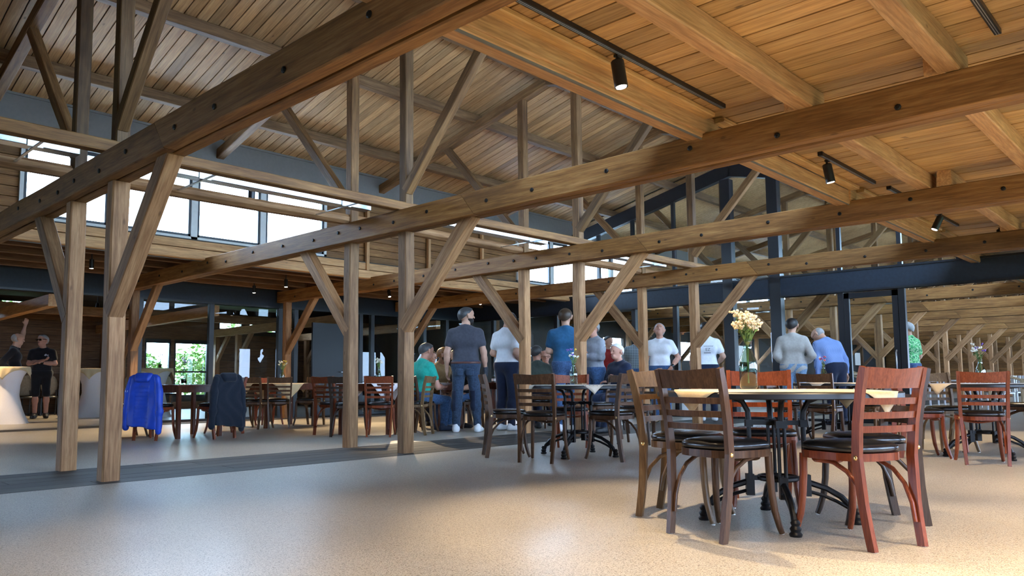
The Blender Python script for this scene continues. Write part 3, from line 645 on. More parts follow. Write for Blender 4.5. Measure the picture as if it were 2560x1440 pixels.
# ---------------------------------------------------------------- tables
def bistro_table(x,y,rz,r,label,z=.75):
    t=thing('bistro_table',label,'table',(x,y,0),rz,'round iron tables')
    MB().lathe([(r-.012,z-.035),(r,z-.03),(r,z-.006),(r-.006,z)],48).build('table_top',M['table_black'],t,smooth=True)
    for q in range(4):
        a=R(90*q); Mz=Matrix.Rotation(a,4,'Z')
        m=MB(); path=[(.405,0,.045),(.385,0,.095),(.335,0,.15),(.26,0,.195),(.17,0,.225)]
        m.tube(path,[.017,.018,.018,.017,.018],8,M=Mz); m.tube([(.37,0,.09),(.31,0,.125),(.24,0,.155),(.17,0,.175)],.011,6,M=Mz)
        m.box((.13,-.022,.15),(.175,.022,.27),Mz); m.build('foot_arch',M['iron'],t,smooth=True)
        m=MB(); m.lathe([(.030,0),(.034,.012),(.024,.024),(.030,.04),(.020,.055),(.026,.07),(.016,.085)],12,Matrix.Rotation(a,4,'Z')@Matrix.Translation((.412,0,0))); m.build('foot',M['iron'],t,smooth=True)
        m=MB()
        for s in (-1,1): m.tube([(.148,s*.016,.24),(.148,s*.016,.56)],.010,8,M=Mz)
        m.box((.128,-.03,.54),(.168,.03,.58),Mz); m.build('upright',M['iron'],t,smooth=True)
        MB().tube([(.148,0,.57),(.152,0,.63),(.18,0,.685),(.24,0,.71),(.34,0,.715)],[.017,.016,.016,.015,.012],8,M=Mz).build('bracket',M['iron'],t,smooth=True)
    for z0,nm in ((.55,'upper_cross_bar'),(.235,'lower_ring')):
        m=MB()
        for q in range(2): m.box((-.15,-.012,z0),(.15,.012,z0+.026),Matrix.Rotation(R(90*q),4,'Z'))
        if z0<.3: m.tube([(.10*math.cos(i*math.pi/8),.10*math.sin(i*math.pi/8),.25) for i in range(16)],.016,8,True)
        m.build(nm,M['iron'],t,smooth=True)
    return t
def wood_table(x,y,rz,a,b,label,z=.76):
    t=thing('wooden_table',label,'table',(x,y,0),rz,'square wooden tables')
    MB().box((-a,-b,z-.03),(a,b,z)).build('table_top',M['table_wood'],t)
    MB().box((-a+.05,-b+.05,z-.11),(a-.05,-b+.07,z-.03)).box((-a+.05,b-.07,z-.11),(a-.05,b-.05,z-.03)).box((-a+.05,-b+.05,z-.11),(-a+.07,b-.05,z-.03)).box((a-.07,-b+.05,z-.11),(a-.05,b-.05,z-.03)).build('apron',M['table_wood'],t)
    for sx in (-1,1):
        for sy in (-1,1):
            timber('leg',(sx*(a-.06),sy*(b-.06),0),(sx*(a-.06),sy*(b-.06),z-.03),.06,.06,'table_wood',t,local=True,wob=0,up=(0,1,0))
    return t
def drape(name,label,x,y,z,rz,half,inside,mat,n=44,fold=.012,cat='tablecloth',hang=None):
    """square cloth laid flat, the part outside 'inside' hangs down; inside(p)->(edge point, overhang)"""
    vs=[];fs=[];r=random.Random(sum(map(ord,label))%999)
    ph=[r.uniform(0,6) for _ in range(3)]
    for i in range(n+1):
        for j in range(n+1):
            u=-half+2*half*i/n; v=-half+2*half*j/n
            c,s=math.cos(rz),math.sin(rz); p=Vector((u*c-v*s,u*s+v*c))
            e,ov=inside(p)
            if ov<=0: vs.append((p.x,p.y,.004+.0015*math.sin(9*u+ph[0])*math.sin(8*v+ph[1])))
            else:
                dn=(p-e); dn=dn.normalized() if dn.length>1e-6 else Vector((0,0))
                tw=math.atan2(p.y,p.x); k=min(1,ov/.05)
                out=.012*k+fold*k*math.sin(tw*16+ph[2])*min(1,ov/.15)+.04*min(ov,.2)
                vs.append((e.x+dn.x*out,e.y+dn.y*out,.004-max(0,ov-.008)*.98))
    for i in range(n):
        for j in range(n): a=i*(n+1)+j; fs.append((a,a+1,a+n+2,a+n+1))
    me=mesh('cloth',vs,fs,True)
    o=link(name,me,mat,None,Matrix.Translation((x,y,z)))
    md=o.modifiers.new('s','SOLIDIFY'); md.thickness=.0025; md.offset=1
    return tag(o,label,cat,'tablecloths')
def in_round(r):
    def f(p):
        l=p.length
        return (p,0) if l<=r else (p*(r/l),l-r)
    return f
def in_rect(a,b):
    def f(p):
        q=Vector((max(-a,min(a,p.x)),max(-b,min(b,p.y)))); return q,(p-q).length
    return f
# ---------------------------------------------------------------- bottles with flowers
def bottle(x,y,z,h,label,kinds,seed,spread=.1,tall=.25,n=14,water=.5,big=False):
    r=random.Random(seed); s=h/.24
    t=thing('flower_bottle',label,'flower vase',(x,y,z+.001),r.uniform(0,6),'glass bottles with flowers')
    pr=[(.0,.004),(.036,.004),(.042,.012),(.043,.12),(.040,.145),(.024,.185),(.020,.20),(.020,.232),(.024,.236),(.022,.24)]
    inn=[(.019,.238),(.0175,.20),(.0215,.185),(.037,.143),(.040,.12),(.039,.014),(0,.010)]
    P=[(a*s,b*s) for a,b in pr+inn]; nn=20
    vs=[(q*math.cos(2*math.pi*j/nn),q*math.sin(2*math.pi*j/nn),zz) for q,zz in P for j in range(nn)]
    fs=[(i*nn+j,i*nn+(j+1)%nn,(i+1)*nn+(j+1)%nn,(i+1)*nn+j) for i in range(len(P)-1) for j in range(nn)]
    link('glass_bottle',mesh('glass_bottle',vs,fs,True),M['bottle'],t)
    MB().lathe([(.0385*s,.015*s),(.0385*s,(.015+.2*water)*s)],20).build('water',M['water'],t,smooth=True)
    st=MB(); lf=MB(); heads=[]
    for i in range(n):
        a=r.uniform(0,2*math.pi); q=spread*math.sqrt(r.random()); zz=.24*s+tall*r.uniform(.45,1)
        e=Vector((q*math.cos(a),q*math.sin(a),zz)); b0=Vector((-.4*e.x*.15,-.4*e.y*.15,.03*s)); nk=Vector((e.x*.12,e.y*.12,.22*s))
        st.tube([b0,nk,(nk+e)/2+Vector((e.x*.1,e.y*.1,.01)),e],.0016*max(1,s*.9),5); heads.append(e)
        for q2 in range(2):
            u=r.uniform(.1,.75); c=nk.lerp(e,u); d=Vector((r.uniform(-1,1),r.uniform(-1,1),.8)).normalized()*.03*s*1.1; sd=d.cross(Vector((0,0,1))).normalized()*.009*s
            lf.add([c,c+d*.5+sd,c+d,c+d*.5-sd],[(0,1,2,3)])
    st.build('stems',M['stem'],t); lf.build('leaves',M['stem'],t)
    for i,e in enumerate(heads):
        k=kinds[i%len(kinds)]; m=MB()
        for j in range(9 if big else 5):
            rr=(.022 if big else .013)*s; m.ball((r.uniform(-rr,rr),r.uniform(-rr,rr),r.uniform(-rr*.5,rr)),r.uniform(.006,.010)*s*(.85 if big else 1),6,4)
        m.build('blossom',M['blossom_'+k],t,Matrix.Translation(e),smooth=True)
    return t
# ---------------------------------------------------------------- foreground table group
bistro_table(2.07,-4.655,R(124),.66,'large round black iron table in the right foreground with cream cloth',.745)
FT=(2.07,-4.655)
drape('tablecloth','cream cloth with hanging corners on the foreground iron table',2.07,-4.655,.745,R(30),.56,in_round(.66),M['cream'])
chair(1.57,-4.58,-10,'chair_brown','brown chair with its back to us at the left front of the foreground table')
chair(1.865,-5.13,67,'chair_red','cherry red chair nearest to us, at the right front of the foreground table')
chair(1.885,-4.19,-80,'chair_gold','golden brown chair at the far left side of the foreground table')
chair(2.605,-4.335,207,'chair_red','red chair on the far side of the foreground table, behind the flower bottle')
chair(2.47,-5.0,133,'chair_dark','very dark chair seen edge-on at the right side of the foreground table')
bottle(2.25,-4.42,.75,.30,'large clear bottle of dried cream flowers on the foreground table',['cream'],3,.075,.165,30,.6,big=True)
# ---------------------------------------------------------------- middle table group
bistro_table(4.36,-1.52,R(15),.52,'round black iron table in the middle of the picture before the posts')
drape('tablecloth','white cloth with small hanging corners on the middle iron table',4.36,-1.52,.75,R(10),.44,in_round(.52),M['cream_pale'],30)
chair(3.675,-1.60,20,'chair_brown','brown chair with its back to us at the left of the middle table')
chair(3.80,-1.0,-40,'chair_brown','brown chair seen from the side at the far left of the middle table')
chair(4.28,-2.02,86,'chair_brown','brown chair at the right of the middle table, turned sideways')
chair(4.85,-1.05,215,'chair_red','red-framed chair behind the middle table')
bottle(4.45,-1.40,.755,.24,'clear bottle with violet and white flowers on the middle table',['violet','white','white','yellow'],5,.07,.14,10,.1)
chair(6.0,-1.2,200,'chair_dark','dark chair behind the middle table, in front of the white-haired man')
chair(6.4,-.35,150,'chair_brown','brown chair between the two posts behind the middle table')
# ---------------------------------------------------------------- right table group
bistro_table(7.1,-4.70,R(40),.58,'round black iron table at the right edge before the open end')
drape('tablecloth','pale cloth on the right-hand iron table',7.1,-4.70,.75,R(15),.5,in_round(.58),M['cream_pale'],30)
chair(6.36,-4.80,20,'chair_red','bright red chair with its back to us at the right-hand table')
chair(6.63,-4.22,-60,'chair_red','red-brown chair turned sideways at the left of the right-hand table')
chair(7.55,-4.25,-135,'chair_gold','golden brown chair on the far side of the right-hand table')
chair(7.5,-5.3,110,'chair_brown','brown chair at the picture edge behind the right-hand table')
bottle(7.2,-4.66,.755,.25,'clear bottle with white and violet flowers on the right-hand table',['white','violet','white'],8,.08,.16,12,.5)
bistro_table(8.0,-2.9,R(10),.5,'small round iron table behind the foreground table')
drape('tablecloth','pale cloth on the small iron table behind the foreground table',8.0,-2.9,.75,R(40),.42,in_round(.5),M['cream_pale'],24)
chair(7.42,-2.95,3,'chair_brown','small brown chair with its back to us behind the foreground bottle')
chair(8.0,-2.3,-90,'chair_brown','brown chair beside the man bending in the striped shirt')
chair(8.5,-3.2,150,'chair_gold','golden brown chair behind the small iron table')
bottle(8.05,-2.75,.755,.22,'small bottle with red and violet flowers before the man in the beige jacket',['red','violet','white'],9,.05,.12,8,.5)
bistro_table(9.4,-5.2,R(10),.5,'round iron table far right by the picture edge')
chair(8.85,-5.1,0,'chair_red','red chair far right by the picture edge'); chair(9.3,-4.65,-80,'chair_brown','brown chair far right near the last frame')
# ---------------------------------------------------------------- left group of wooden tables
wood_table(2.72,4.42,R(8),.40,.40,'square dark red table between the two chairs with jackets')
chair(2.17,4.18,35,'chair_red','red chair carrying the blue padded jacket')
chair(2.86,3.80,98,'chair_red','red chair carrying the dark jacket')
chair(2.1,4.95,0,'chair_brown','brown chair half hidden behind the left pair of posts')
chair(3.35,4.5,180,'chair_red','red chair on the far side of the jacket table')
bottle(2.75,4.6,.765,.24,'bottle with violet flowers on the jacket table',['violet','white'],12,.06,.16,8,.3)
wood_table(4.95,5.55,R(2),.55,.42,'dark wooden table with cream cloth before the left glass front')
drape('tablecloth','cream cloth with a pointed corner hanging off the wooden table',4.85,5.50,.76,R(45),.52,in_rect(.55,.42),M['cream'],30)
chair(4.35,5.25,30,'chair_brown','brown chair at the left end of the clothed wooden table')
chair(4.72,5.18,62,'chair_brown','brown chair with its back to us at the clothed wooden table')
chair(5.45,5.35,205,'chair_brown','brown chair seen from the side at the right of the clothed wooden table')
chair(5.1,6.15,-100,'chair_red','red chair behind the clothed wooden table'); chair(4.5,6.1,-80,'chair_red','red chair on the far side of the clothed table, left one')
bottle(4.95,5.45,.765,.25,'bottle of dried yellow flowers on the clothed wooden table',['yellow','cream','white'],14,.09,.14,14,.4)
chair(4.35,5.95,-60,'chair_brown','brown chair behind the blue jacket, by the glass')
wood_table(4.98,2.95,R(40),.42,.42,'wooden table with white cloth left of the bearded man')
drape('tablecloth','white cloth with a long hanging point left of the bearded man',4.98,2.95,.76,R(40),.50,in_rect(.42,.42),M['white_cloth'],30)
chair_rear(4.40,2.26,4.64,2.02,'chair_red','bright red chair between the second pair of posts')
chair(4.42,3.1,15,'chair_red','red chair to the left of the far post, seen from the side')
chair(4.36,2.62,25,'chair_dark','dark chair half hidden by the far post of the second frame')
chair(5.24,2.20,118,'chair_gold','light brown chair right of the second near post')
bottle(5.15,2.95,.765,.25,'bottle with white blossoms beside the second near post',['white'],16,.06,.14,12,.5)
wood_table(6.32,2.85,R(10),.36,.34,'wooden table where the seated men talk')

wood_table(7.55,2.6,R(10),.45,.42,'wooden table with condiments behind the bearded man')

# ---------------------------------------------------------------- cocktail tables in the side room
def cocktail(x,y,label,lc):
    t=thing('cocktail_table',label,'table',(x,y,0),.4,'covered cocktail tables'); n=40
    prof=[(.40,0),(.385,.03),(.33,.15),(.25,.35),(.205,.55),(.215,.75),(.265,.92),(.34,1.03),(.37,1.075),(.375,1.095),(.36,1.10)]
    vs=[]
    for r_,z in prof:
        for j in range(n):
            a=2*math.pi*j/n; lob=1+.13*math.cos(4*a)*(max(0,(.35-z)/.35)) ; vs.append((r_*lob*math.cos(a),r_*lob*math.sin(a),z))
    fs=[(i*n+j,i*n+(j+1)%n,(i+1)*n+(j+1)%n,(i+1)*n+j) for i in range(len(prof)-1) for j in range(n)]+[tuple((len(prof)-1)*n+j for j in range(n))]
    link('stretch_cover',mesh('cover',vs,fs,True),M['white_cloth'],t)
    drape('tablecloth',lc,x,y,1.10,.3,.45,in_round(.37),M['cream'],30)
cocktail(1.85,10.4,'white covered cocktail table at the left picture edge','beige cloth on the cocktail table at the left picture edge')
cocktail(3.95,12.0,'white covered cocktail table between the two left posts','beige cloth on the cocktail table between the two left posts')
cocktail(4.95,10.9,'white covered cocktail table behind the glass and the blue jacket','beige cloth on the cocktail table behind the glass')
bottle(5.0,10.8,1.106,.2,'bottle of yellow flowers on the cocktail table behind the glass',['yellow'],21,.05,.14,6,.4)
# ---------------------------------------------------------------- banquet chairs along the side room wall
M['beige_fabric']=plain('beige_upholstery',(.42,.34,.23),.9,noise=.15); 
def banquet(x,y,rz,label):
    t=thing('banquet_chair',label,'chair',(x,y,0),R(rz),'banquet chairs along the side room wall')
    me=MB(); n=20
    o=[(.16*math.cos(2*math.pi*i/n),.25*math.sin(2*math.pi*i/n)) for i in range(n)]
    vs=[(-.22-.02*0-z*.12,a,.72+b+0*z) for z in (0,) for a,b in o]+[(-.27,a,.72+b) for a,b in o]
    fs=[(i,(i+1)%n,n+(i+1)%n,n+i) for i in range(n)]+[tuple(range(n))[::-1],tuple(n+i for i in range(n))]
    link('backrest',mesh('backrest',vs,fs),M['beige_fabric'],t)
    v,f=prism(seat_outline(.0),.42,seat_outline(.01),.46,.03); link('seat',mesh('seat',v,f,True),M['leather'],t)
    for s in (1,-1):
        MB().tube([(-.25,s*.17,0),(-.2,s*.18,.42),(-.23,s*.17,.6)],.012,6).build('leg',M['black'],t); MB().tube([(.2,s*.18,0),(.15,s*.17,.42)],.012,6).build('leg',M['black'],t)
for i in range(9):
    banquet(2.75+i*.5,14.3-.12*(i%2),-100+rnd.uniform(-8,8),f'beige-backed banquet chair against the side room wall, {["first","second","third","fourth","fifth","sixth","seventh","eighth","ninth"][i]} from the left')
for i in range(6):
    banquet(3.0+i*.52,13.6,-95+rnd.uniform(-8,8),f'beige-backed banquet chair in the front row of the side room, {["first","second","third","fourth","fifth","sixth"][i]} from the left')
# ---------------------------------------------------------------- distance-field mesher
def sd_cap(P,a,b,ra,rb,sc=None):
    a=np.array(a);b=np.array(b)
    if sc is not None: sc=np.array(sc); c=(a+b)/2; P=(P-c)/sc+c; a=(a-c)/sc+c; b=(b-c)/sc+c
    ab=b-a; L=max(1e-9,ab@ab); t=np.clip(((P-a)@ab)/L,0,1)
    d=np.linalg.norm(P-a-t[...,None]*ab,axis=-1)-(ra+(rb-ra)*t)
    return d*(min(sc) if sc is not None else 1)
def field(prims,h,clips=(),off=0.0,extra=None,pad=.03):
    lo=np.min([np.minimum(p[0],p[1])-max(p[2],p[3]) for p in prims],0)-off-pad; hi=np.max([np.maximum(p[0],p[1])+max(p[2],p[3]) for p in prims],0)+off+pad
    n=np.ceil((hi-lo)/h).astype(int)+1
    ax=[lo[i]+h*np.arange(n[i]) for i in range(3)]
    F=np.full(n,.15,np.float32)
    for p in prims:
        a,b,ra,rb,k=p[:5]; sc=p[5] if len(p)>5 else None
        m=max(ra,rb)+off+.07
        s=[slice(max(0,int((min(a[i],b[i])-m-lo[i])/h)),min(n[i],int((max(a[i],b[i])+m-lo[i])/h)+2)) for i in range(3)]
        G=np.stack(np.meshgrid(ax[0][s[0]],ax[1][s[1]],ax[2][s[2]],indexing='ij'),-1)
        d=(sd_cap(G,a,b,ra,rb,sc)-off).astype(np.float32); f=F[tuple(s)]
        hh=np.clip(.5+.5*(f-d)/k,0,1); F[tuple(s)]=f*(1-hh)+d*hh-k*hh*(1-hh)
    if clips or extra:
        G=np.stack(np.meshgrid(*ax,indexing='ij'),-1)
        for c,nn in clips: F=np.maximum(F,((G-np.array(c))@np.array(nn)).astype(np.float32))   # keep the side where n.(p-c)<0
        if extra: F=extra(G,F)
    F[0]=F[-1]=.1;F[:,0]=F[:,-1]=.1;F[:,:,0]=F[:,:,-1]=.1
    return F,lo
def nets(F,lo,h):
    S=F<0; nx,ny,nz=F.shape
    cs=np.zeros((nx-1,ny-1,nz-1),np.int8); corners=[(i,j,k) for i in(0,1) for j in(0,1) for k in(0,1)]
    sl=lambda i,j,k:(slice(i,nx-1+i),slice(j,ny-1+j),slice(k,nz-1+k))
    for c in corners: cs+=S[sl(*c)]
    act=(cs>0)&(cs<8); I=np.argwhere(act)
    if len(I)==0: return [],[]
    idx=-np.ones(act.shape,np.int64); idx[act]=np.arange(len(I))
    acc=np.zeros((len(I),3)); cnt=np.zeros(len(I))
    for a in corners:
        for ax in range(3):
            if a[ax]: continue
            b=list(a); b[ax]=1
            fa=F[I[:,0]+a[0],I[:,1]+a[1],I[:,2]+a[2]]; fb=F[I[:,0]+b[0],I[:,1]+b[1],I[:,2]+b[2]]
            m=(fa<0)!=(fb<0); t=np.where(m,fa/(fa-fb+1e-12),0)
            p=np.array(a,float)[None]+np.eye(3)[ax][None]*t[:,None]
            acc[m]+=p[m]; cnt+=m
    V=(I+acc/cnt[:,None])*h+lo
    Q=[]
    for ax in range(3):
        o=[(0,0,0),(0,0,0),(0,0,0),(0,0,0)]; u,v=(ax+1)%3,(ax+2)%3
        A=S.take(range(0,S.shape[ax]-1),ax); B=S.take(range(1,S.shape[ax]),ax)
        E=np.argwhere(A!=B); ok=(E[:,u]>0)&(E[:,v]>0)&(E[:,u]<F.shape[u]-1)&(E[:,v]<F.shape[v]-1); E=E[ok]
        flip=A[tuple(E.T)]
        q=[]
        for du,dv in ((0,0),(1,0),(1,1),(0,1)):
            e=E.copy(); e[:,u]-=du; e[:,v]-=dv; q.append(idx[tuple(e.T)])
        q=np.stack(q,1); q[~flip]=q[~flip][:,::-1]; Q.append(q)
    return V,np.concatenate(Q)
def sdf_obj(name,prims,h,mat,parent,clips=(),off=0.,extra=None,sm=2):
    F,lo=field(prims,h,clips,off,extra); V,Q=nets(F,lo,h)
    if len(V)==0: return None
    V=np.array(V)
    # light smoothing
    E=np.concatenate([Q[:,[0,1]],Q[:,[1,2]],Q[:,[2,3]],Q[:,[3,0]]])
    for _ in range(sm):
        acc=np.zeros_like(V); c=np.zeros(len(V)); np.add.at(acc,E[:,0],V[E[:,1]]); np.add.at(c,E[:,0],1); np.add.at(acc,E[:,1],V[E[:,0]]); np.add.at(c,E[:,1],1)
        V=V*.5+.5*acc/np.maximum(c,1)[:,None]
    me=bpy.data.meshes.new(name); me.vertices.add(len(V)); me.vertices.foreach_set('co',V.ravel())
    me.loops.add(Q.size); me.loops.foreach_set('vertex_index',Q.ravel().astype(np.int32))
    me.polygons.add(len(Q)); me.polygons.foreach_set('loop_start',np.arange(0,Q.size,4,dtype=np.int32))
    me.polygons.foreach_set('use_smooth',[True]*len(Q)); me.update(calc_edges=True); me.validate()
    return link(name,me,mat,parent)
# ---------------------------------------------------------------- people
SK=[plain('skin_fair',(.52,.30,.21),.5,0,.35,noise=.08),plain('skin_tan',(.40,.215,.14),.5,0,.35,noise=.08),plain('skin_ruddy',(.50,.25,.175),.5,0,.35,noise=.08)]
def fab(n,c,k=.12,sc=30): return plain(n,c,.85,0,.2,noise=k,nscale=sc,bump=.15,sheen=.15)
FB={'black':fab('black_cotton',(.012,.013,.017)),'slate':fab('slate_cotton',(.055,.058,.075)),'white':fab('white_cotton',(.74,.76,.80),.05),'navy':fab('navy_cloth',(.012,.018,.042)),
 'jeans':fab('blue_denim',(.045,.095,.20),.35,45),'dark_jeans':fab('dark_denim',(.028,.048,.085),.35,45),'light_jeans':fab('light_denim',(.15,.24,.36),.3,45),'blue':fab('blue_polo_cotton',(.022,.10,.21)),'grey':fab('grey_shirt_cotton',(.30,.32,.36)),'teal':fab('teal_cotton',(.02,.36,.28)),
 'darkred':fab('dark_red_cotton',(.16,.012,.018)),'sand':fab('sand_grey_cotton',(.30,.19,.085)),'olive':fab('green_grey_cotton',(.07,.09,.075)),'beige':fab('beige_jacket_cloth',(.36,.345,.32),.08),'stripe':fab('striped_blue_cotton',(.13,.22,.46)),
 'red':fab('red_cotton',(.28,.02,.02)),'greyblue':fab('blue_grey_cotton',(.10,.14,.2))}
def plaid():
    m,t,b,o=nt('plaid_cotton'); tc=N(t,'ShaderNodeTexCoord'); L=t.links
    w1=N(t,'ShaderNodeTexWave',i_Scale=9.0); w1.bands_direction='Z'; w2=N(t,'ShaderNodeTexWave',i_Scale=9.0); w2.bands_direction='Y'
    for w_ in (w1,w2): L.new(tc.outputs['Object'],w_.inputs[0])
    a=mixc(t,ramp(t,w1.outputs[0],[(.4,(0,0,0)),(.6,(1,1,1))]).outputs[0],(.04,.06,.09),(.2,.26,.28)); c=mixc(t,ramp(t,w2.outputs[0],[(.4,(0,0,0)),(.6,(.6,.6,.6))]).outputs[0],a,(.35,.4,.42)); L.new(c,b.inputs['Base Color']); b.inputs['Roughness'].default_value=.9; return m
def stripes():
    m,t,b,o=nt('pinstripe_cotton'); tc=N(t,'ShaderNodeTexCoord'); L=t.links
    w1=N(t,'ShaderNodeTexWave',i_Scale=22.0,i_Distortion=.4); w1.bands_direction='Y'; L.new(tc.outputs['Object'],w1.inputs[0])
    c=mixc(t,ramp(t,w1.outputs[0],[(.35,(0,0,0)),(.65,(1,1,1))]).outputs[0],(.10,.19,.44),(.24,.33,.56)); L.new(c,b.inputs['Base Color']); b.inputs['Roughness'].default_value=.85; return m
def floral():
    m,t,b,o=nt('floral_cotton'); tc=N(t,'ShaderNodeTexCoord'); L=t.links
    v=N(t,'ShaderNodeTexVoronoi',i_Scale=17); v.feature='DISTANCE_TO_EDGE'; n=N(t,'ShaderNodeTexNoise',i_Scale=10,i_Distortion=2.5); L.new(tc.outputs['Object'],v.inputs[0]); L.new(tc.outputs['Object'],n.inputs[0])
    a=mixc(t,ramp(t,n.outputs[0],[(.45,(0,0,0)),(.55,(1,1,1))]).outputs[0],(.015,.20,.07),(.10,.50,.16)); c=mixc(t,ramp(t,v.outputs['Distance'],[(.02,(1,1,1)),(.06,(0,0,0))]).outputs[0],a,(.55,.75,.5)); L.new(c,b.inputs['Base Color']); b.inputs['Roughness'].default_value=.85; return m
FB['plaid']=plaid(); FB['stripe']=stripes(); FB['floral']=floral()
HR={'dark':plain('dark_hair',(.012,.010,.010),.5,noise=.3,nscale=80,bump=.3),'brown':plain('brown_hair',(.05,.028,.015),.5,noise=.3,nscale=80,bump=.3),'grey':plain('grey_hair',(.30,.30,.30),.5,noise=.25,nscale=80,bump=.3),'white':plain('white_hair',(.68,.68,.67),.5,noise=.15,nscale=80,bump=.3),'darkgrey':plain('dark_grey_hair',(.045,.045,.047),.5,noise=.3,nscale=80,bump=.3),'ginger':plain('ginger_hair',(.22,.10,.035),.5,noise=.3,nscale=80,bump=.3)}
SH={'white':plain('white_shoe',(.75,.76,.78),.5),'black':plain('black_shoe',(.012,.012,.014),.5),'grey':plain('grey_shoe',(.16,.16,.15),.7,noise=.4,nscale=60),'tan':plain('tan_shoe',(.38,.27,.15),.7),'navy':plain('navy_shoe',(.02,.03,.06),.7)}
EYE=plain('dark_eye',(.015,.012,.01),.2); LIP=plain('lip',(.33,.12,.10),.5); LENS=plain('dark_lens',(.01,.008,.01),.1); LEATHER=plain('brown_belt',(.09,.03,.02),.5)
def rotY(a): c,s=math.cos(a),math.sin(a); return np.array([[c,0,s],[0,1,0],[-s,0,c]])
def rotZ(a): c,s=math.cos(a),math.sin(a); return np.array([[c,-s,0],[s,c,0],[0,0,1.]])
def person(x,y,head,H,label,top,legs,shoes,hair,skin=0,seat=False,lean=0,hy=0,hp=0,armL=None,armR=None,sleeve=.55,shorts=False,beard=None,bald=False,glasses=None,h=.0115,wide=1.0,feet=None,belt=False,group='people in the hall',hips=None,jacket=False,texts=None,glove=False,patches=False,watch=False):
    s=H/1.8; A=np.array
    t=thing('person',label,'person',(x,y,0),R(head),group)
    t.scale=(s,s,s)
    L=R(lean); pz=.545/s if seat else .95
    pel=A([0,0,pz]); Rl=rotY(L)
    up=lambda p:pel+Rl@(A(p)-A([0,0,.95]))     # torso points given as if standing
    upax=Rl@A([0,0,1.])
    J={}
    for sd,n in ((1,'L'),(-1,'R')):
        J['hip'+n]=pel+A([0,sd*.095,-.02])
        if seat: J['kn'+n]=A([.43,sd*.13,.50/s]); J['an'+n]=A([.42+(.04 if sd>0 else -.04),sd*.13,.085])
        else:
            fx=(feet or {}).get(n,(0,0)); J['an'+n]=A([-.02+fx[0],sd*.105+fx[1],.085]); J['kn'+n]=(J['hip'+n]+J['an'+n])/2+A([.025,sd*.005,.02])
        J['sh'+n]=up((-.004,sd*.182*wide,1.415))
    defL=dict(el=(-.03,.255,1.15),wr=(.05,.265,.90)); 
    for n,sd,arm in (('L',1,armL),('R',-1,armR)):
        if arm is None: arm=dict(el=(-.03,sd*.255,1.15),wr=(.05,sd*.265,.90))
        J['el'+n]=up(arm['el']) if not arm.get('abs') else A(arm['el']); J['wr'+n]=up(arm['wr']) if not arm.get('abs') else A(arm['wr'])
        if arm.get('mid') is None: pass
    TO=[(up((.0,-.075,.97)),up((.0,.075,.97)),.122,.122,.05),(up((.018,-.06*wide,1.12)),up((.018,.06*wide,1.12)),.104*wide,.104*wide,.06),(up((.005,-.095*wide,1.31)),up((.005,.095*wide,1.31)),.118*wide,.118*wide,.06),
        (up((-.012,-.125*wide,1.405)),up((-.012,.125*wide,1.405)),.060,.060,.05)]
    TO+=[(up((-.014,sd*.015,1.495)),up((-.012,sd*.135*wide,1.425)),.048,.050,.04) for sd in (1,-1)]
    nb=up((-.01,0,1.44)); nt_=up((.012,0,1.56))
    Rh=Rl@rotZ(R(hy))@rotY(-R(hp)); hc=nt_+Rl@A([.012,0,0])+Rh@A([.008,0,.105])
    hd=lambda p:hc+Rh@(A(p)*1.07)
    NE=[(nb,nt_+(hc-nt_)*.3,.062,.055,.03)]
    HE=[(hd((-.022,0,.022)),hd((.0,0,.030)),.088,.092,.02,None),(hd((.032,0,-.045)),hd((.055,0,-.072)),.060,.048,.04),(hd((.05,0,.02)),hd((.055,0,.04)),.062,.062,.03),
        (hd((.098,0,.012)),hd((.118,0,-.022)),.009,.016,.012),(hd((.096,-.03,.028)),hd((.096,.03,.028)),.011,.011,.012),(hd((.094,-.014,-.055)),hd((.094,.014,-.055)),.013,.013,.012)]
    for sd in (1,-1): HE.append((hd((-.004,sd*.089,.018)),hd((.002,sd*.086,-.028)),.019,.011,.006))
    UA={};FA={};HA=[];TH={};SN={};FT_=[]
    for n,sd in (('L',1),('R',-1)):
        a,b,c=J['sh'+n],J['el'+n],J['wr'+n]
        UA[n]=(a,b,.056,.044,.03); FA[n]=[(b,b+(c-b)*.45,.043,.041,.03),(b+(c-b)*.35,c,.040,.027,.03)]
        d=(c-b)/np.linalg.norm(c-b); ref=A([0,0,1.]) if abs(d[2])<.8 else A([1.,0,0]); lat=np.cross(d,ref); lat/=np.linalg.norm(lat); nn=np.cross(lat,d)
        if abs(d[2])>=.8: lat,nn=nn,lat   # hanging hand: fingers spread fore and aft
        ins=-nn*np.sign(nn[1] if abs(nn[1])>.2 else 1)*(1 if sd>0 else -1)
        HA+=[(c,c+d*.03,.026,.027,.012),(c+d*.03-lat*.022,c+d*.085-lat*.028,.016,.015,.012),(c+d*.03,c+d*.09,.017,.015,.012),(c+d*.03+lat*.022,c+d*.085+lat*.028,.016,.015,.012)]
        for i,o in enumerate((-.033,-.011,.011,.032)):
            k0=c+d*.088+lat*o; ln=(.040,.046,.044,.034)[i]; k1=k0+(d*.9+ins*.35)*ln; k2=k1+(d*.55+ins*.8)*ln*.85
            HA+=[(k0,k1,.0105,.0098,.005),(k1,k2,.0098,.0085,.005)]
        th0=c+d*.03-lat*.028; th1=th0+(d*.6-lat*.7+ins*.2)*.042; HA+=[(th0,th1,.0135,.0115,.008),(th1,th1+(d*.9+ins*.25)*.032,.0115,.0095,.006)]
        hp_,kn,an=J['hip'+n],J['kn'+n],J['an'+n]
        TH[n]=[(hp_,kn,.088,.060,.04)]
        SN[n]=[(kn,kn+(an-kn)*.35+A([-.012,0,0]),.056,.057,.03),(kn+(an-kn)*.3+A([-.012,0,0]),an,.056,.040,.03)]
        z0=an[2]-.085
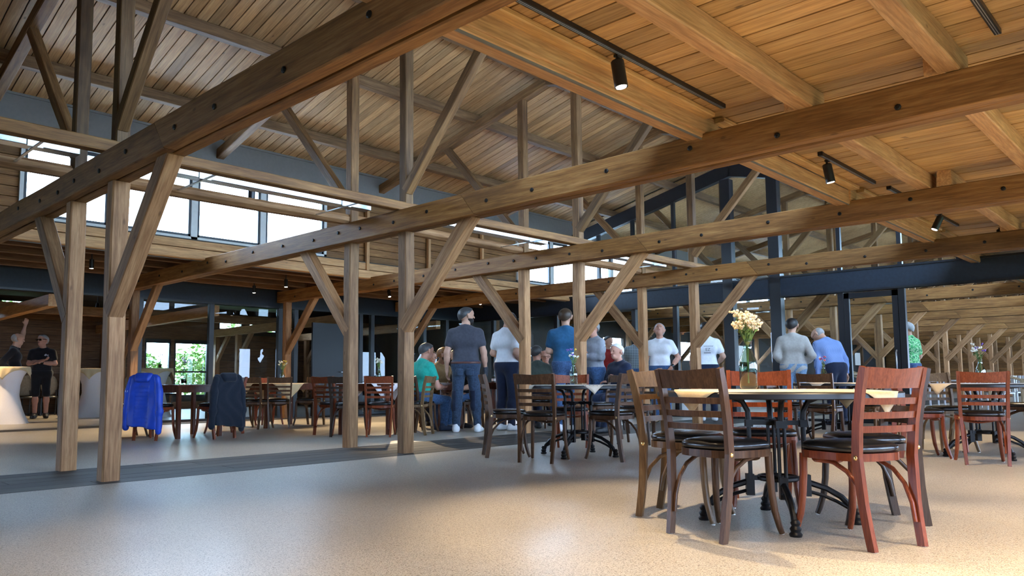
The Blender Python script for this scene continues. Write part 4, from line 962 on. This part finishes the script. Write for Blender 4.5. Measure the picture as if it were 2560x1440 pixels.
        FT_+= [(an+A([-.04,0,-.045]),an+A([.06,sd*.012,-.048]),.038,.037,.02),(an+A([.05,sd*.012,-.052]),an+A([.165,sd*.03,-.055]),.037,.030,.02)]
    body=TO+NE+HE+list(UA.values())+sum(FA.values(),[])+HA+sum(TH.values(),[])+sum(SN.values(),[])+FT_
    sdf_obj('body',body,h,SK[skin],t,sm=1)
    # shirt
    cut=lambda a,b,f:(a,a+(b-a)*f)
    P=list(TO)+[(nb,nb+upax*.02,.066,.064,.03)]
    clips=[(up((.03,0,1.515)),Rl@A([.35,0,.937]))]
    for n in 'LR':
        a,b=J['sh'+n],J['el'+n]
        if sleeve>=1: P+=[UA[n]]+[ (q[0],q[0]+(q[1]-q[0])*(min(1,sleeve-.0) if i else 1),q[2],q[3]+.004,q[4]) for i,q in enumerate(FA[n])]
        else: e=a+(b-a)*sleeve; P.append((a,e,.060,.056,.03))
    hem=up((0,0,.86 if jacket else .90)); 
    wr_=.0
    def wrinkle(G,F):
        return F+ (.0045*np.sin(38*(G@upax)+6*np.sin(9*G[...,1])+3*G[...,0])*np.clip((1.25-(G-pel)@upax-.95)/.4,0,1)).astype(np.float32)
    sdf_obj('jacket' if jacket else 'shirt',P,h,FB[top],t,clips+[(hem,-upax)],off=.019 if jacket else .013,extra=wrinkle)
    # trousers
    P=[TO[0],(up((0.01,-.07,1.0)),up((0.01,.07,1.0)),.108,.108,.05)]; zb=.50 if shorts else .075
    for n in 'LR': P+=TH[n]+([] if shorts and not seat else SN[n])
    if shorts and not seat:
        for n in 'LR': k=J['kn'+n]; P.append((k+A([0,0,.05]),k-A([0,0,.0]),.064,.066,.03))
    cl=[(up((0,0,1.02)),upax),(A([0,0,zb-.04 if shorts else zb]),A([0,0,-1.]))]
    def wr2(G,F): return F+(.004*np.sin(45*G[...,2]+7*np.sin(14*G[...,1]))*np.clip((.45-G[...,2])/.3,0,1)).astype(np.float32)
    sdf_obj('shorts' if shorts else 'trousers',P,h,FB[legs],t,cl,off=.016,extra=wr2)
    if patches:
        for n in 'LR':
            k=J['kn'+n]*.6+J['an'+n]*.4; sdf_obj('knee_patch',SN[n]+TH[n],h,FB['navy'],t,[(A([0,0,.60]),A([0,0,1.])),(A([0,0,.30]),A([0,0,-1.])),(k+A([0,.004,0]),A([0,-1.,0]))],off=.0215,extra=wr2)
        for sd in (1,-1): sdf_obj('pocket',[(up((-.06,sd*.072,.90)),up((-.06,sd*.078,.82)),.075,.07,.02)],h,FB['dark_jeans'],t,[(up((0,0,.905)),upax),(up((0,0,.80)),-upax),(up((-.10,0,.9)),A([1.,0,0]))],off=.004)
    if belt:
        sdf_obj('belt',[TO[0],P[1]],h,LEATHER,t,[(up((0,0,1.008)),upax),(up((0,0,.972)),-upax)],off=.022)
    for i,n in enumerate('LR'):
        sdf_obj('shoe',FT_[2*i:2*i+2]+[(J['an'+n]+A([-.01,0,-.03]),J['an'+n]+A([-.01,0,.015]),.042,.040,.02)],h,SH[shoes],t,[(A([0,0,.004]),A([0,0,-1.]))],off=.012)
    # hair, beard, face details
    axz,axx=Rh@A([0,0,1.]),Rh@A([1.,0,0])
    if hair and not bald:
        nrm=(axx*.8-axz)/1.28; sdf_obj('hair',HE[:3]+[(hd((-.05,0,.01)),hd((-.045,0,-.05)),.055,.05,.03)],h*.8,HR[hair],t,[(hc+axz*.02,nrm)],off=.011,sm=1)
    elif bald and hair:
        nrm=(axx*1.1+axz*.6)/1.25; sdf_obj('hair',HE[:3],h*.8,HR[hair],t,[(hc-axx*.015+axz*.02,nrm),(hc-axz*.05,-axz)],off=.005,sm=1)
    if beard:
        sdf_obj('beard',HE[:3],h*.7,HR[beard],t,[(hc-axz*.038,axz),(hc+axx*.005,-axx)],off=.009,sm=1)
    Mh=Matrix([[*(Rh[0]*1.07),hc[0]],[*(Rh[1]*1.07),hc[1]],[*(Rh[2]*1.07),hc[2]],[0,0,0,1]])
    m=MB(); [m.ball((.100,sd*.031,.012),.0085,8,5,(.5,1.3,.7)) for sd in (1,-1)]; m.build('eyes',EYE,t,Mh,smooth=True)
    MB().tube([(.104,-.022,-.054),(.108,0,-.055),(.104,.022,-.054)],.0045,6).build('mouth',LIP,t,Mh)
    if glasses=='dark':
        MB().box((.104,-.062,-.012),(.112,-.008,.026)).box((.104,.008,-.012),(.112,.062,.026)).box((.106,-.01,.012),(.112,.01,.02)).box((-.0,-.097,.014),(.108,-.092,.022)).box((-.0,.092,.014),(.108,.097,.022)).build('sunglasses',LENS,t,Mh)
    elif glasses:
        m=MB()
        for sd in (1,-1):
            m.tube([(.113,sd*.033+.024*math.cos(i*math.pi/6),.010+.018*math.sin(i*math.pi/6)) for i in range(12)],.0024,5,True); m.tube([(.11,sd*.058,.014),(.0,sd*.096,.018)],.0024,5)
        m.tube([(.115,-.01,.012),(.115,.01,.012)],.0024,5); m.build('glasses',LENS,t,Mh)
    if watch:
        a_=J['wrL']; d_=(J['elL']-a_)/np.linalg.norm(J['elL']-a_); sdf_obj('watch',[(a_+d_*.015,a_+d_*.045,.034,.035,.01)],h*.7,LENS,t)
    if glove:
        sdf_obj('glove',[q for q in HA[len(HA)//2:]]+[FA['R'][1]],h,plain('work_glove',(.03,.035,.045),.8,noise=.4,nscale=60),t,[(J['wrR']+(J['elR']-J['wrR'])*.18,(J['elR']-J['wrR'])/np.linalg.norm(J['elR']-J['wrR']))],off=.008,sm=1)
    for tx,size,loc,face,col in texts or []:
        q=(Matrix.Rotation(R(90),4,'Z') if face=='front' else Matrix.Rotation(R(-90),4,'Z'))@Matrix.Rotation(R(90),4,'X')
        if tx=='bar': MB().box((-size/2,-.006,0),(size/2,.006,.0015)).build('print_line',col,t,Matrix.Translation(up(loc))@q); continue
        if tx=='wave': MB().tube([(-size/2+size*i/24,.012*math.sin(i*1.9),.001) for i in range(25)],.0028,5).build('print_script',col,t,Matrix.Translation(up(loc))@q); continue
        cu=bpy.data.curves.new('lettering','FONT'); cu.body=tx; cu.size=size; cu.align_x='CENTER'; cu.extrude=.001
        ob=bpy.data.objects.new('lettering',cu); COL.objects.link(ob)
        dg=bpy.context.evaluated_depsgraph_get(); me=bpy.data.meshes.new_from_object(ob.evaluated_get(dg)); bpy.data.objects.remove(ob)
        q=(Matrix.Rotation(R(90),4,'Z') if face=='front' else Matrix.Rotation(R(-90),4,'Z'))@Matrix.Rotation(R(90),4,'X')
        link('lettering',me,col,t,Matrix.Translation(up(loc))@q)
    return t
INKW=plain('white_print',(.75,.78,.82),.7); INKD=plain('grey_print',(.10,.11,.13),.7)
crossL=dict(el=(.03,.25,1.17),wr=(.20,-.02,1.19)); crossR=dict(el=(.03,-.25,1.17),wr=(.225,.03,1.235))
hang=lambda sd,f=.0:dict(el=(-.035,sd*.265,1.14),wr=(.045+f,sd*.28,.89))
lap=lambda sd:dict(el=(.10,sd*.26,1.13),wr=(.33,sd*.16,1.10))
# bearded man, standing with his back to us
person(6.08,1.94,38,1.96,'tall bearded man standing with his back to us in slate T-shirt and work jeans','slate','dark_jeans','white','darkgrey',hy=-62,hp=2,armL=hang(1),armR=hang(-1,.02),beard='dark',belt=True,h=.0095,wide=1.06,feet={'L':(-.02,.03),'R':(.05,-.06)},glove=True,patches=True)
person(6.81,1.74,2,1.93,'man in white T-shirt and navy trousers behind the third far post','white','navy','white','dark',hp=-25,armR=dict(el=(-.08,-.26,1.15),wr=(.17,-.16,1.02)),armL=dict(el=(-.02,.25,1.16),wr=(.2,.12,1.04)),sleeve=.6)
person(7.16,.80,46,1.93,'man in blue polo shirt standing behind the third near post','blue','jeans','white','brown',hy=-20,armL=crossL,armR=crossR,sleeve=.6,wide=1.08)
person(7.9,.79,158,1.78,'man with glasses in long-sleeved grey shirt and jeans, arms folded','grey','jeans','grey','grey',skin=2,armL=crossL,armR=crossR,sleeve=1.0,glasses='clear',wide=1.06)
person(10.37,1.06,-163,1.87,'man in white T-shirt looking up, between the third and fourth frames','white','jeans','tan','grey',skin=2,hy=10,hp=32,armL=dict(el=(-.10,.30,1.16),wr=(.10,.22,.99)),armR=hang(-1),sleeve=.55,watch=True)
person(11.42,.67,34,1.92,'man in printed white T-shirt seen from behind the fourth near post','white','navy','white','dark',hy=5,armR=dict(el=(-.06,-.28,1.16),wr=(.14,-.2,1.02)),sleeve=.6,texts=[('wave',.17,(-.146,-.02,1.345),'back',INKD),('EZ',.075,(-.146,-.01,1.26),'back',INKD),('bar',.12,(-.142,0,1.225),'back',INKD)])
person(11.22,-1.08,24,1.88,'man in beige jacket and light jeans with his back to us','beige','light_jeans','black','dark',hy=-15,armL=dict(el=(-.05,.26,1.16),wr=(.15,.15,1.03)),armR=dict(el=(-.08,-.29,1.15),wr=(.14,-.17,1.02)),sleeve=1,jacket=True,wide=.98)
person(11.69,-1.62,58,1.84,'older man in striped blue shirt bending forward by the glass','stripe','navy','navy','grey',lean=24,hp=-28,hy=30,bald=True,glasses='clear',armL=dict(el=(.05,.25,1.15),wr=(.16,.24,.92)),armR=dict(el=(.02,-.27,1.14),wr=(.10,-.27,.90)),sleeve=1,wide=1.14)
person(14.9,-1.95,75,1.95,'person in green leaf-patterned shirt behind the black door frame','floral','jeans','white','grey',hy=20,armR=dict(el=(.0,-.3,1.15),wr=(.15,-.30,.95)),sleeve=.7,wide=1.1)
person(11.75,3.2,-120,1.76,'dark-haired man in red shirt behind the white-haired man','red','navy','black','dark',hy=20)
person(11.6,2.35,-150,1.82,'man in checked shirt half hidden by the fourth far post','plaid','jeans','black','brown',skin=2,hy=-20,wide=1.1,sleeve=1)
# men in the side room
person(2.95,12.2,-112,1.86,'man in dark sunglasses, black T-shirt and shorts with folded arms','black','black','black','grey',skin=2,hy=-38,hp=3,armL=crossL,armR=crossR,shorts=True,glasses='dark',wide=1.05,texts=[('dhc',.062,(.139,.09,1.335),'front',INKW),('bar',.085,(.139,.09,1.315),'front',INKW)],watch=True)
person(2.14,11.2,-20,1.82,'man in black at the cocktail table pointing up with one arm','black','black','black','grey',bald=True,hy=15,hp=-4,armL=dict(el=(.10,.22,1.70),wr=(.15,.20,1.97)),armR=dict(el=(-.20,-.34,1.17),wr=(.0,-.2,1.03)),sleeve=1.0)
# seated men
def seated(x,y,head,H,label,top,legs,shoes,hair,**q):
    chair(x+.02*math.cos(R(head)),y+.02*math.sin(R(head)),head,q.pop('chaircol','chair_brown'),'chair under the '+label.split(' ',1)[1],0)
    for k,sd in (('armL',1),('armR',-1)): q.setdefault(k,lap(sd))
    return person(x,y,head,H,label,top,legs,shoes,hair,seat=True,**q)
seated(5.70,2.60,-2,1.86,'seated man in teal T-shirt gesturing across the table','teal','jeans','navy','darkgrey',skin=2,hy=-8,lean=8,armL=dict(el=(.12,.27,1.14),wr=(.36,.12,1.17)),armR=dict(el=(.12,-.27,1.12),wr=(.37,-.10,1.15)),h=.0105)
seated(7.2,4.0,-120,1.72,'seated man in dark red T-shirt behind the teal man','darkred','navy','black','brown',hy=5,lean=6)
seated(6.64,3.22,-85,1.80,'seated bearded man in sand-coloured T-shirt lit by the lamp','sand','navy','black','ginger',skin=1,hy=25,lean=10,beard='brown',h=.0105)
seated(6.78,2.62,170,1.74,'seated man mostly hidden behind the tall bearded man','black','jeans','grey','brown',hy=0,lean=14,armL=dict(el=(.05,.33,1.15),wr=(.28,.20,1.12)))
seated(7.25,1.45,60,1.76,'seated man in green-grey shirt seen from behind right of the third far post','olive','navy','black','darkgrey',skin=2,hy=-45,lean=4,sleeve=1)
seated(8.6,2.38,-150,1.72,'seated bald man with glasses and black shirt','black','navy','black','brown',bald=True,glasses='clear',skin=2,hy=20,lean=6,sleeve=1)
seated(7.86,.28,165,1.76,'seated white-haired man in navy jacket with folded arms','navy','navy','black','white',skin=2,hy=5,lean=2,armL=crossL,armR=crossR,sleeve=1,jacket=True,chaircol='chair_dark')
# ---------------------------------------------------------------- jackets over chairs
def hung_jacket(x,y,head,mat,label,puffer):
    t=thing('jacket',label,'jacket',(x,y,0),R(head)); A=np.array
    P=[]
    for i in range(14):
        u=i/13; z=.865-.70*u; hw=.168+.03*u; P.append((A([-.283-.03*u,-hw,z]),A([-.283-.03*u,hw-.015*u,z]),.042+.008*math.sin(3*u),.042+.008*math.sin(3*u),.045))
        if 1<i<11: P+=[(A([-.20,sd*(.165+.02*u),z-.02]),A([-.255,sd*(.19+.02*u),z-.02]),.034,.036,.045) for sd in (1,-1)]
    P.append((A([-.24,-.14,.82]),A([-.24,.14,.82]),.035,.035,.04))
    def rib(G,F):
        if puffer: return F+(.009*np.abs(np.sin(G[...,2]*58))*(np.abs(G[...,1])<.10)+.004*np.sin(28*G[...,1]+9*G[...,2])).astype(np.float32)
        return F+(.006*np.sin(33*G[...,1]+5*np.sin(8*G[...,2]))).astype(np.float32)
    sdf_obj('jacket_body',P,.0105,mat,t,[(A([0,0,.18]),A([0,.12,-1.]))],extra=rib)
    for sd in (1,-1):
        S=[(A([-.29,sd*.19,.845]),A([-.30,sd*.228,.66]),.046,.05,.04),(A([-.30,sd*.225,.66]),A([-.31,sd*.245,.40]),.052,.05,.04),(A([-.31,sd*.245,.40]),A([-.30,sd*(.255 if sd>0 else .235),.13+.05*(sd>0)]),.05,.044,.03)]
        sdf_obj('sleeve',S,.0105,mat,t,extra=lambda G,F:F+(.0025*np.sin(36*G[...,2]+12*G[...,1])).astype(np.float32))
    sdf_obj('hood' if puffer else 'collar',[(A([-.30,-.09,.885]),A([-.30,.09,.885]),.045,.045,.03),(A([-.335,-.07,.84]),A([-.335,.07,.84]),.045,.045,.04)],.0105,mat,t)
    if puffer: MB().lathe([(.018,0),(.018,.004)],12).build('badge',INKW,t,Matrix.Translation((-.35,.225,.68))@Matrix.Rotation(R(-80),4,'Y'))
    return t
hung_jacket(2.17,4.18,35,plain('blue_nylon',(.012,.055,.42),.45,0,.4,noise=.15,nscale=9),'bright blue padded jacket hung over a red chair by the left posts',True)
hung_jacket(2.86,3.80,98,fab('dark_navy_wool',(.010,.014,.024)),'dark navy jacket hung over a chair beside the blue jacket',False)
# ---------------------------------------------------------------- small things on tables
M['amber']=thin_glass('dark_bottle_glass',(.10,.05,.02),1.5); M['paper']=plain('white_paper',(.75,.76,.78),.7)
def cond(x,y,z,h_,r_,mat,label):
    t=thing('condiment_bottle',label,'bottle',(x,y,z),0,'condiment bottles')
    MB().lathe([(r_*.9,0),(r_,.01),(r_,h_*.6),(r_*.45,h_*.78),(r_*.4,h_*.92)],14).build('bottle_body',mat,t,smooth=True)
    MB().lathe([(r_*.5,h_*.92),(r_*.5,h_)],12).build('cap',M['black'],t,smooth=True); MB().lathe([(r_*1.01,h_*.18),(r_*1.01,h_*.5)],14).build('paper_label',M['paper'],t,smooth=True)
cond(7.5,2.45,.76,.2,.03,M['black'],'dark sauce bottle behind the bearded man'); cond(7.62,2.5,.76,.17,.028,M['black'],'smaller dark bottle next to the sauce bottle'); cond(7.4,2.58,.76,.14,.035,M['bottle'],'short clear jar beside the dark bottles')
cond(8.2,1.9,.76,.22,.032,M['black'],'dark bottle with white label left of the man in blue'); cond(8.32,1.92,.76,.18,.03,M['paper'],'white bottle left of the man in blue')
wood_table(8.15,1.95,R(20),.4,.35,'small wooden table before the bald man')
tag(MB().box((6.2,2.75,.761),(6.42,2.9,.765)).build('paper_sheet',M['paper']),'white sheet of paper before the seated men','paper')
# ---------------------------------------------------------------- greenery outside
def leafy(name,x,y,w_,h_,label,seed,n=1500,col=(.16,.26,.05)):
    r=random.Random(seed); t=thing(name,label,'shrub' if h_<3 else 'tree',(x,y,-.13),0,'greenery outside')
    MB().tube([(0,0,0),(.05,.02,h_*.4),(0,0,h_*.75)],[.06*h_/3,.05*h_/3,.02],7).build('trunk',M['dark_timber'],t)
    m=MB()
    for _ in range(n):
        a,b=r.uniform(0,6.283),r.uniform(-1,1); q=r.random()**.4; c=Vector((w_*q*math.cos(a)*math.sqrt(1-b*b),w_*q*math.sin(a)*math.sqrt(1-b*b),h_*.56+h_*.44*q*b))
        d=Vector((r.uniform(-1,1),r.uniform(-1,1),r.uniform(-.6,.8))).normalized()*.14; s_=d.cross(Vector((r.uniform(-1,1),r.uniform(-1,1),1))).normalized()*.055
        m.add([c-d,c+s_,c+d,c-s_],[(0,1,2,3)])
    lf=plain('leaf_'+str(seed),col,.6,noise=.35,nscale=3); m.build('foliage',lf,t)['kind']='stuff'
for i,(x,y,w_,h_) in enumerate([(3.4,18.6,1.4,4.2),(7.0,17.6,1.1,1.9),(9.6,18.0,1.2,2.3),(12.6,19,1.6,4.5),(.2,19.4,1.5,4),(16.4,20,1.8,5)]):
    leafy('garden_tree' if h_>3 else 'garden_shrub',x,y,w_,h_,f'sunlit green {"tree" if h_>3 else "shrub"} outside the side room windows, {["behind the two men","behind the first glass pane","behind the second glass pane","at the far right","at the far left","behind the black door"][i]}',50+i)
# ---------------------------------------------------------------- things in the hall beyond the glass
M['pale_wood']=wood('pale_crate_wood',(.42,.30,.17),(.55,.41,.25),(.66,.52,.34),knots=.2,stain=.2,var=.15)
def crate_rack(x,y,label):
    t=thing('wooden_rack',label,'rack',(x,y,0),R(10),'pale racks behind the glass')
    for i in range(4): timber('slat',(-.9,-.3+i*.2,.75+.07*i),(.9,-.3+i*.2,.75+.07*i),.06,.02,'pale_wood',t,local=True)
    for sx in (-.85,.85):
        timber('leg',(sx,-.3,0),(sx,-.3,.78),.06,.06,'pale_wood',t,local=True,up=(0,1,0)); timber('leg',(sx,.3,0),(sx,.3,.98),.06,.06,'pale_wood',t,local=True,up=(0,1,0)); timber('rail',(sx,-.34,.73),(sx,.34,.96),.05,.05,'pale_wood',t,local=True)
crate_rack(15.2,-.9,'pale slatted wooden rack behind the glass, between the two men'); crate_rack(18.5,-2.9,'pale slatted wooden rack further back in the open hall')
M['white_plastic']=plain('white_plastic',(.72,.74,.78),.4)
def garden_chair(x,y,rz,label):
    t=thing('white_chair',label,'chair',(x,y,0),R(rz),'white chairs beyond the glass')
    MB().box((-.2,-.22,.42),(.2,.22,.45)).build('seat',M['white_plastic'],t)
    for i in range(4): MB().box((-.24,-.2+i*.11,.46),(-.21,-.13+i*.11,.85)).build('slat',M['white_plastic'],t)
    for sx in (-.2,.17):
        for sy in (-.21,.18): MB().box((sx,sy,0),(sx+.03,sy+.03,.42)).build('leg',M['white_plastic'],t)
for i in range(12):
    garden_chair(19.5+(i%6)*1.15,-4.2+(i//6)*1.6-.1*(i%3),150+rnd.uniform(-20,20),f'white slatted chair in the far open hall, {["front","back"][i//6]} row, {["first","second","third","fourth","fifth","sixth"][i%6]} from the glass')
for i in range(5):
    t=thing('far_table',f'pale trestle table in the hall beyond, {["first","second","third","fourth","fifth"][i]} from the glass','table',(17+i*2.2,-1.6-.2*i,0),0,'pale tables beyond the glass')
    MB().box((-.7,-.35,.72),(.7,.35,.75)).build('table_top',M['white_plastic'],t)
    for sx in (-.6,.57):
        for sy in (-.3,.27): MB().box((sx,sy,0),(sx+.03,sy+.03,.72)).build('leg',M['white_plastic'],t)
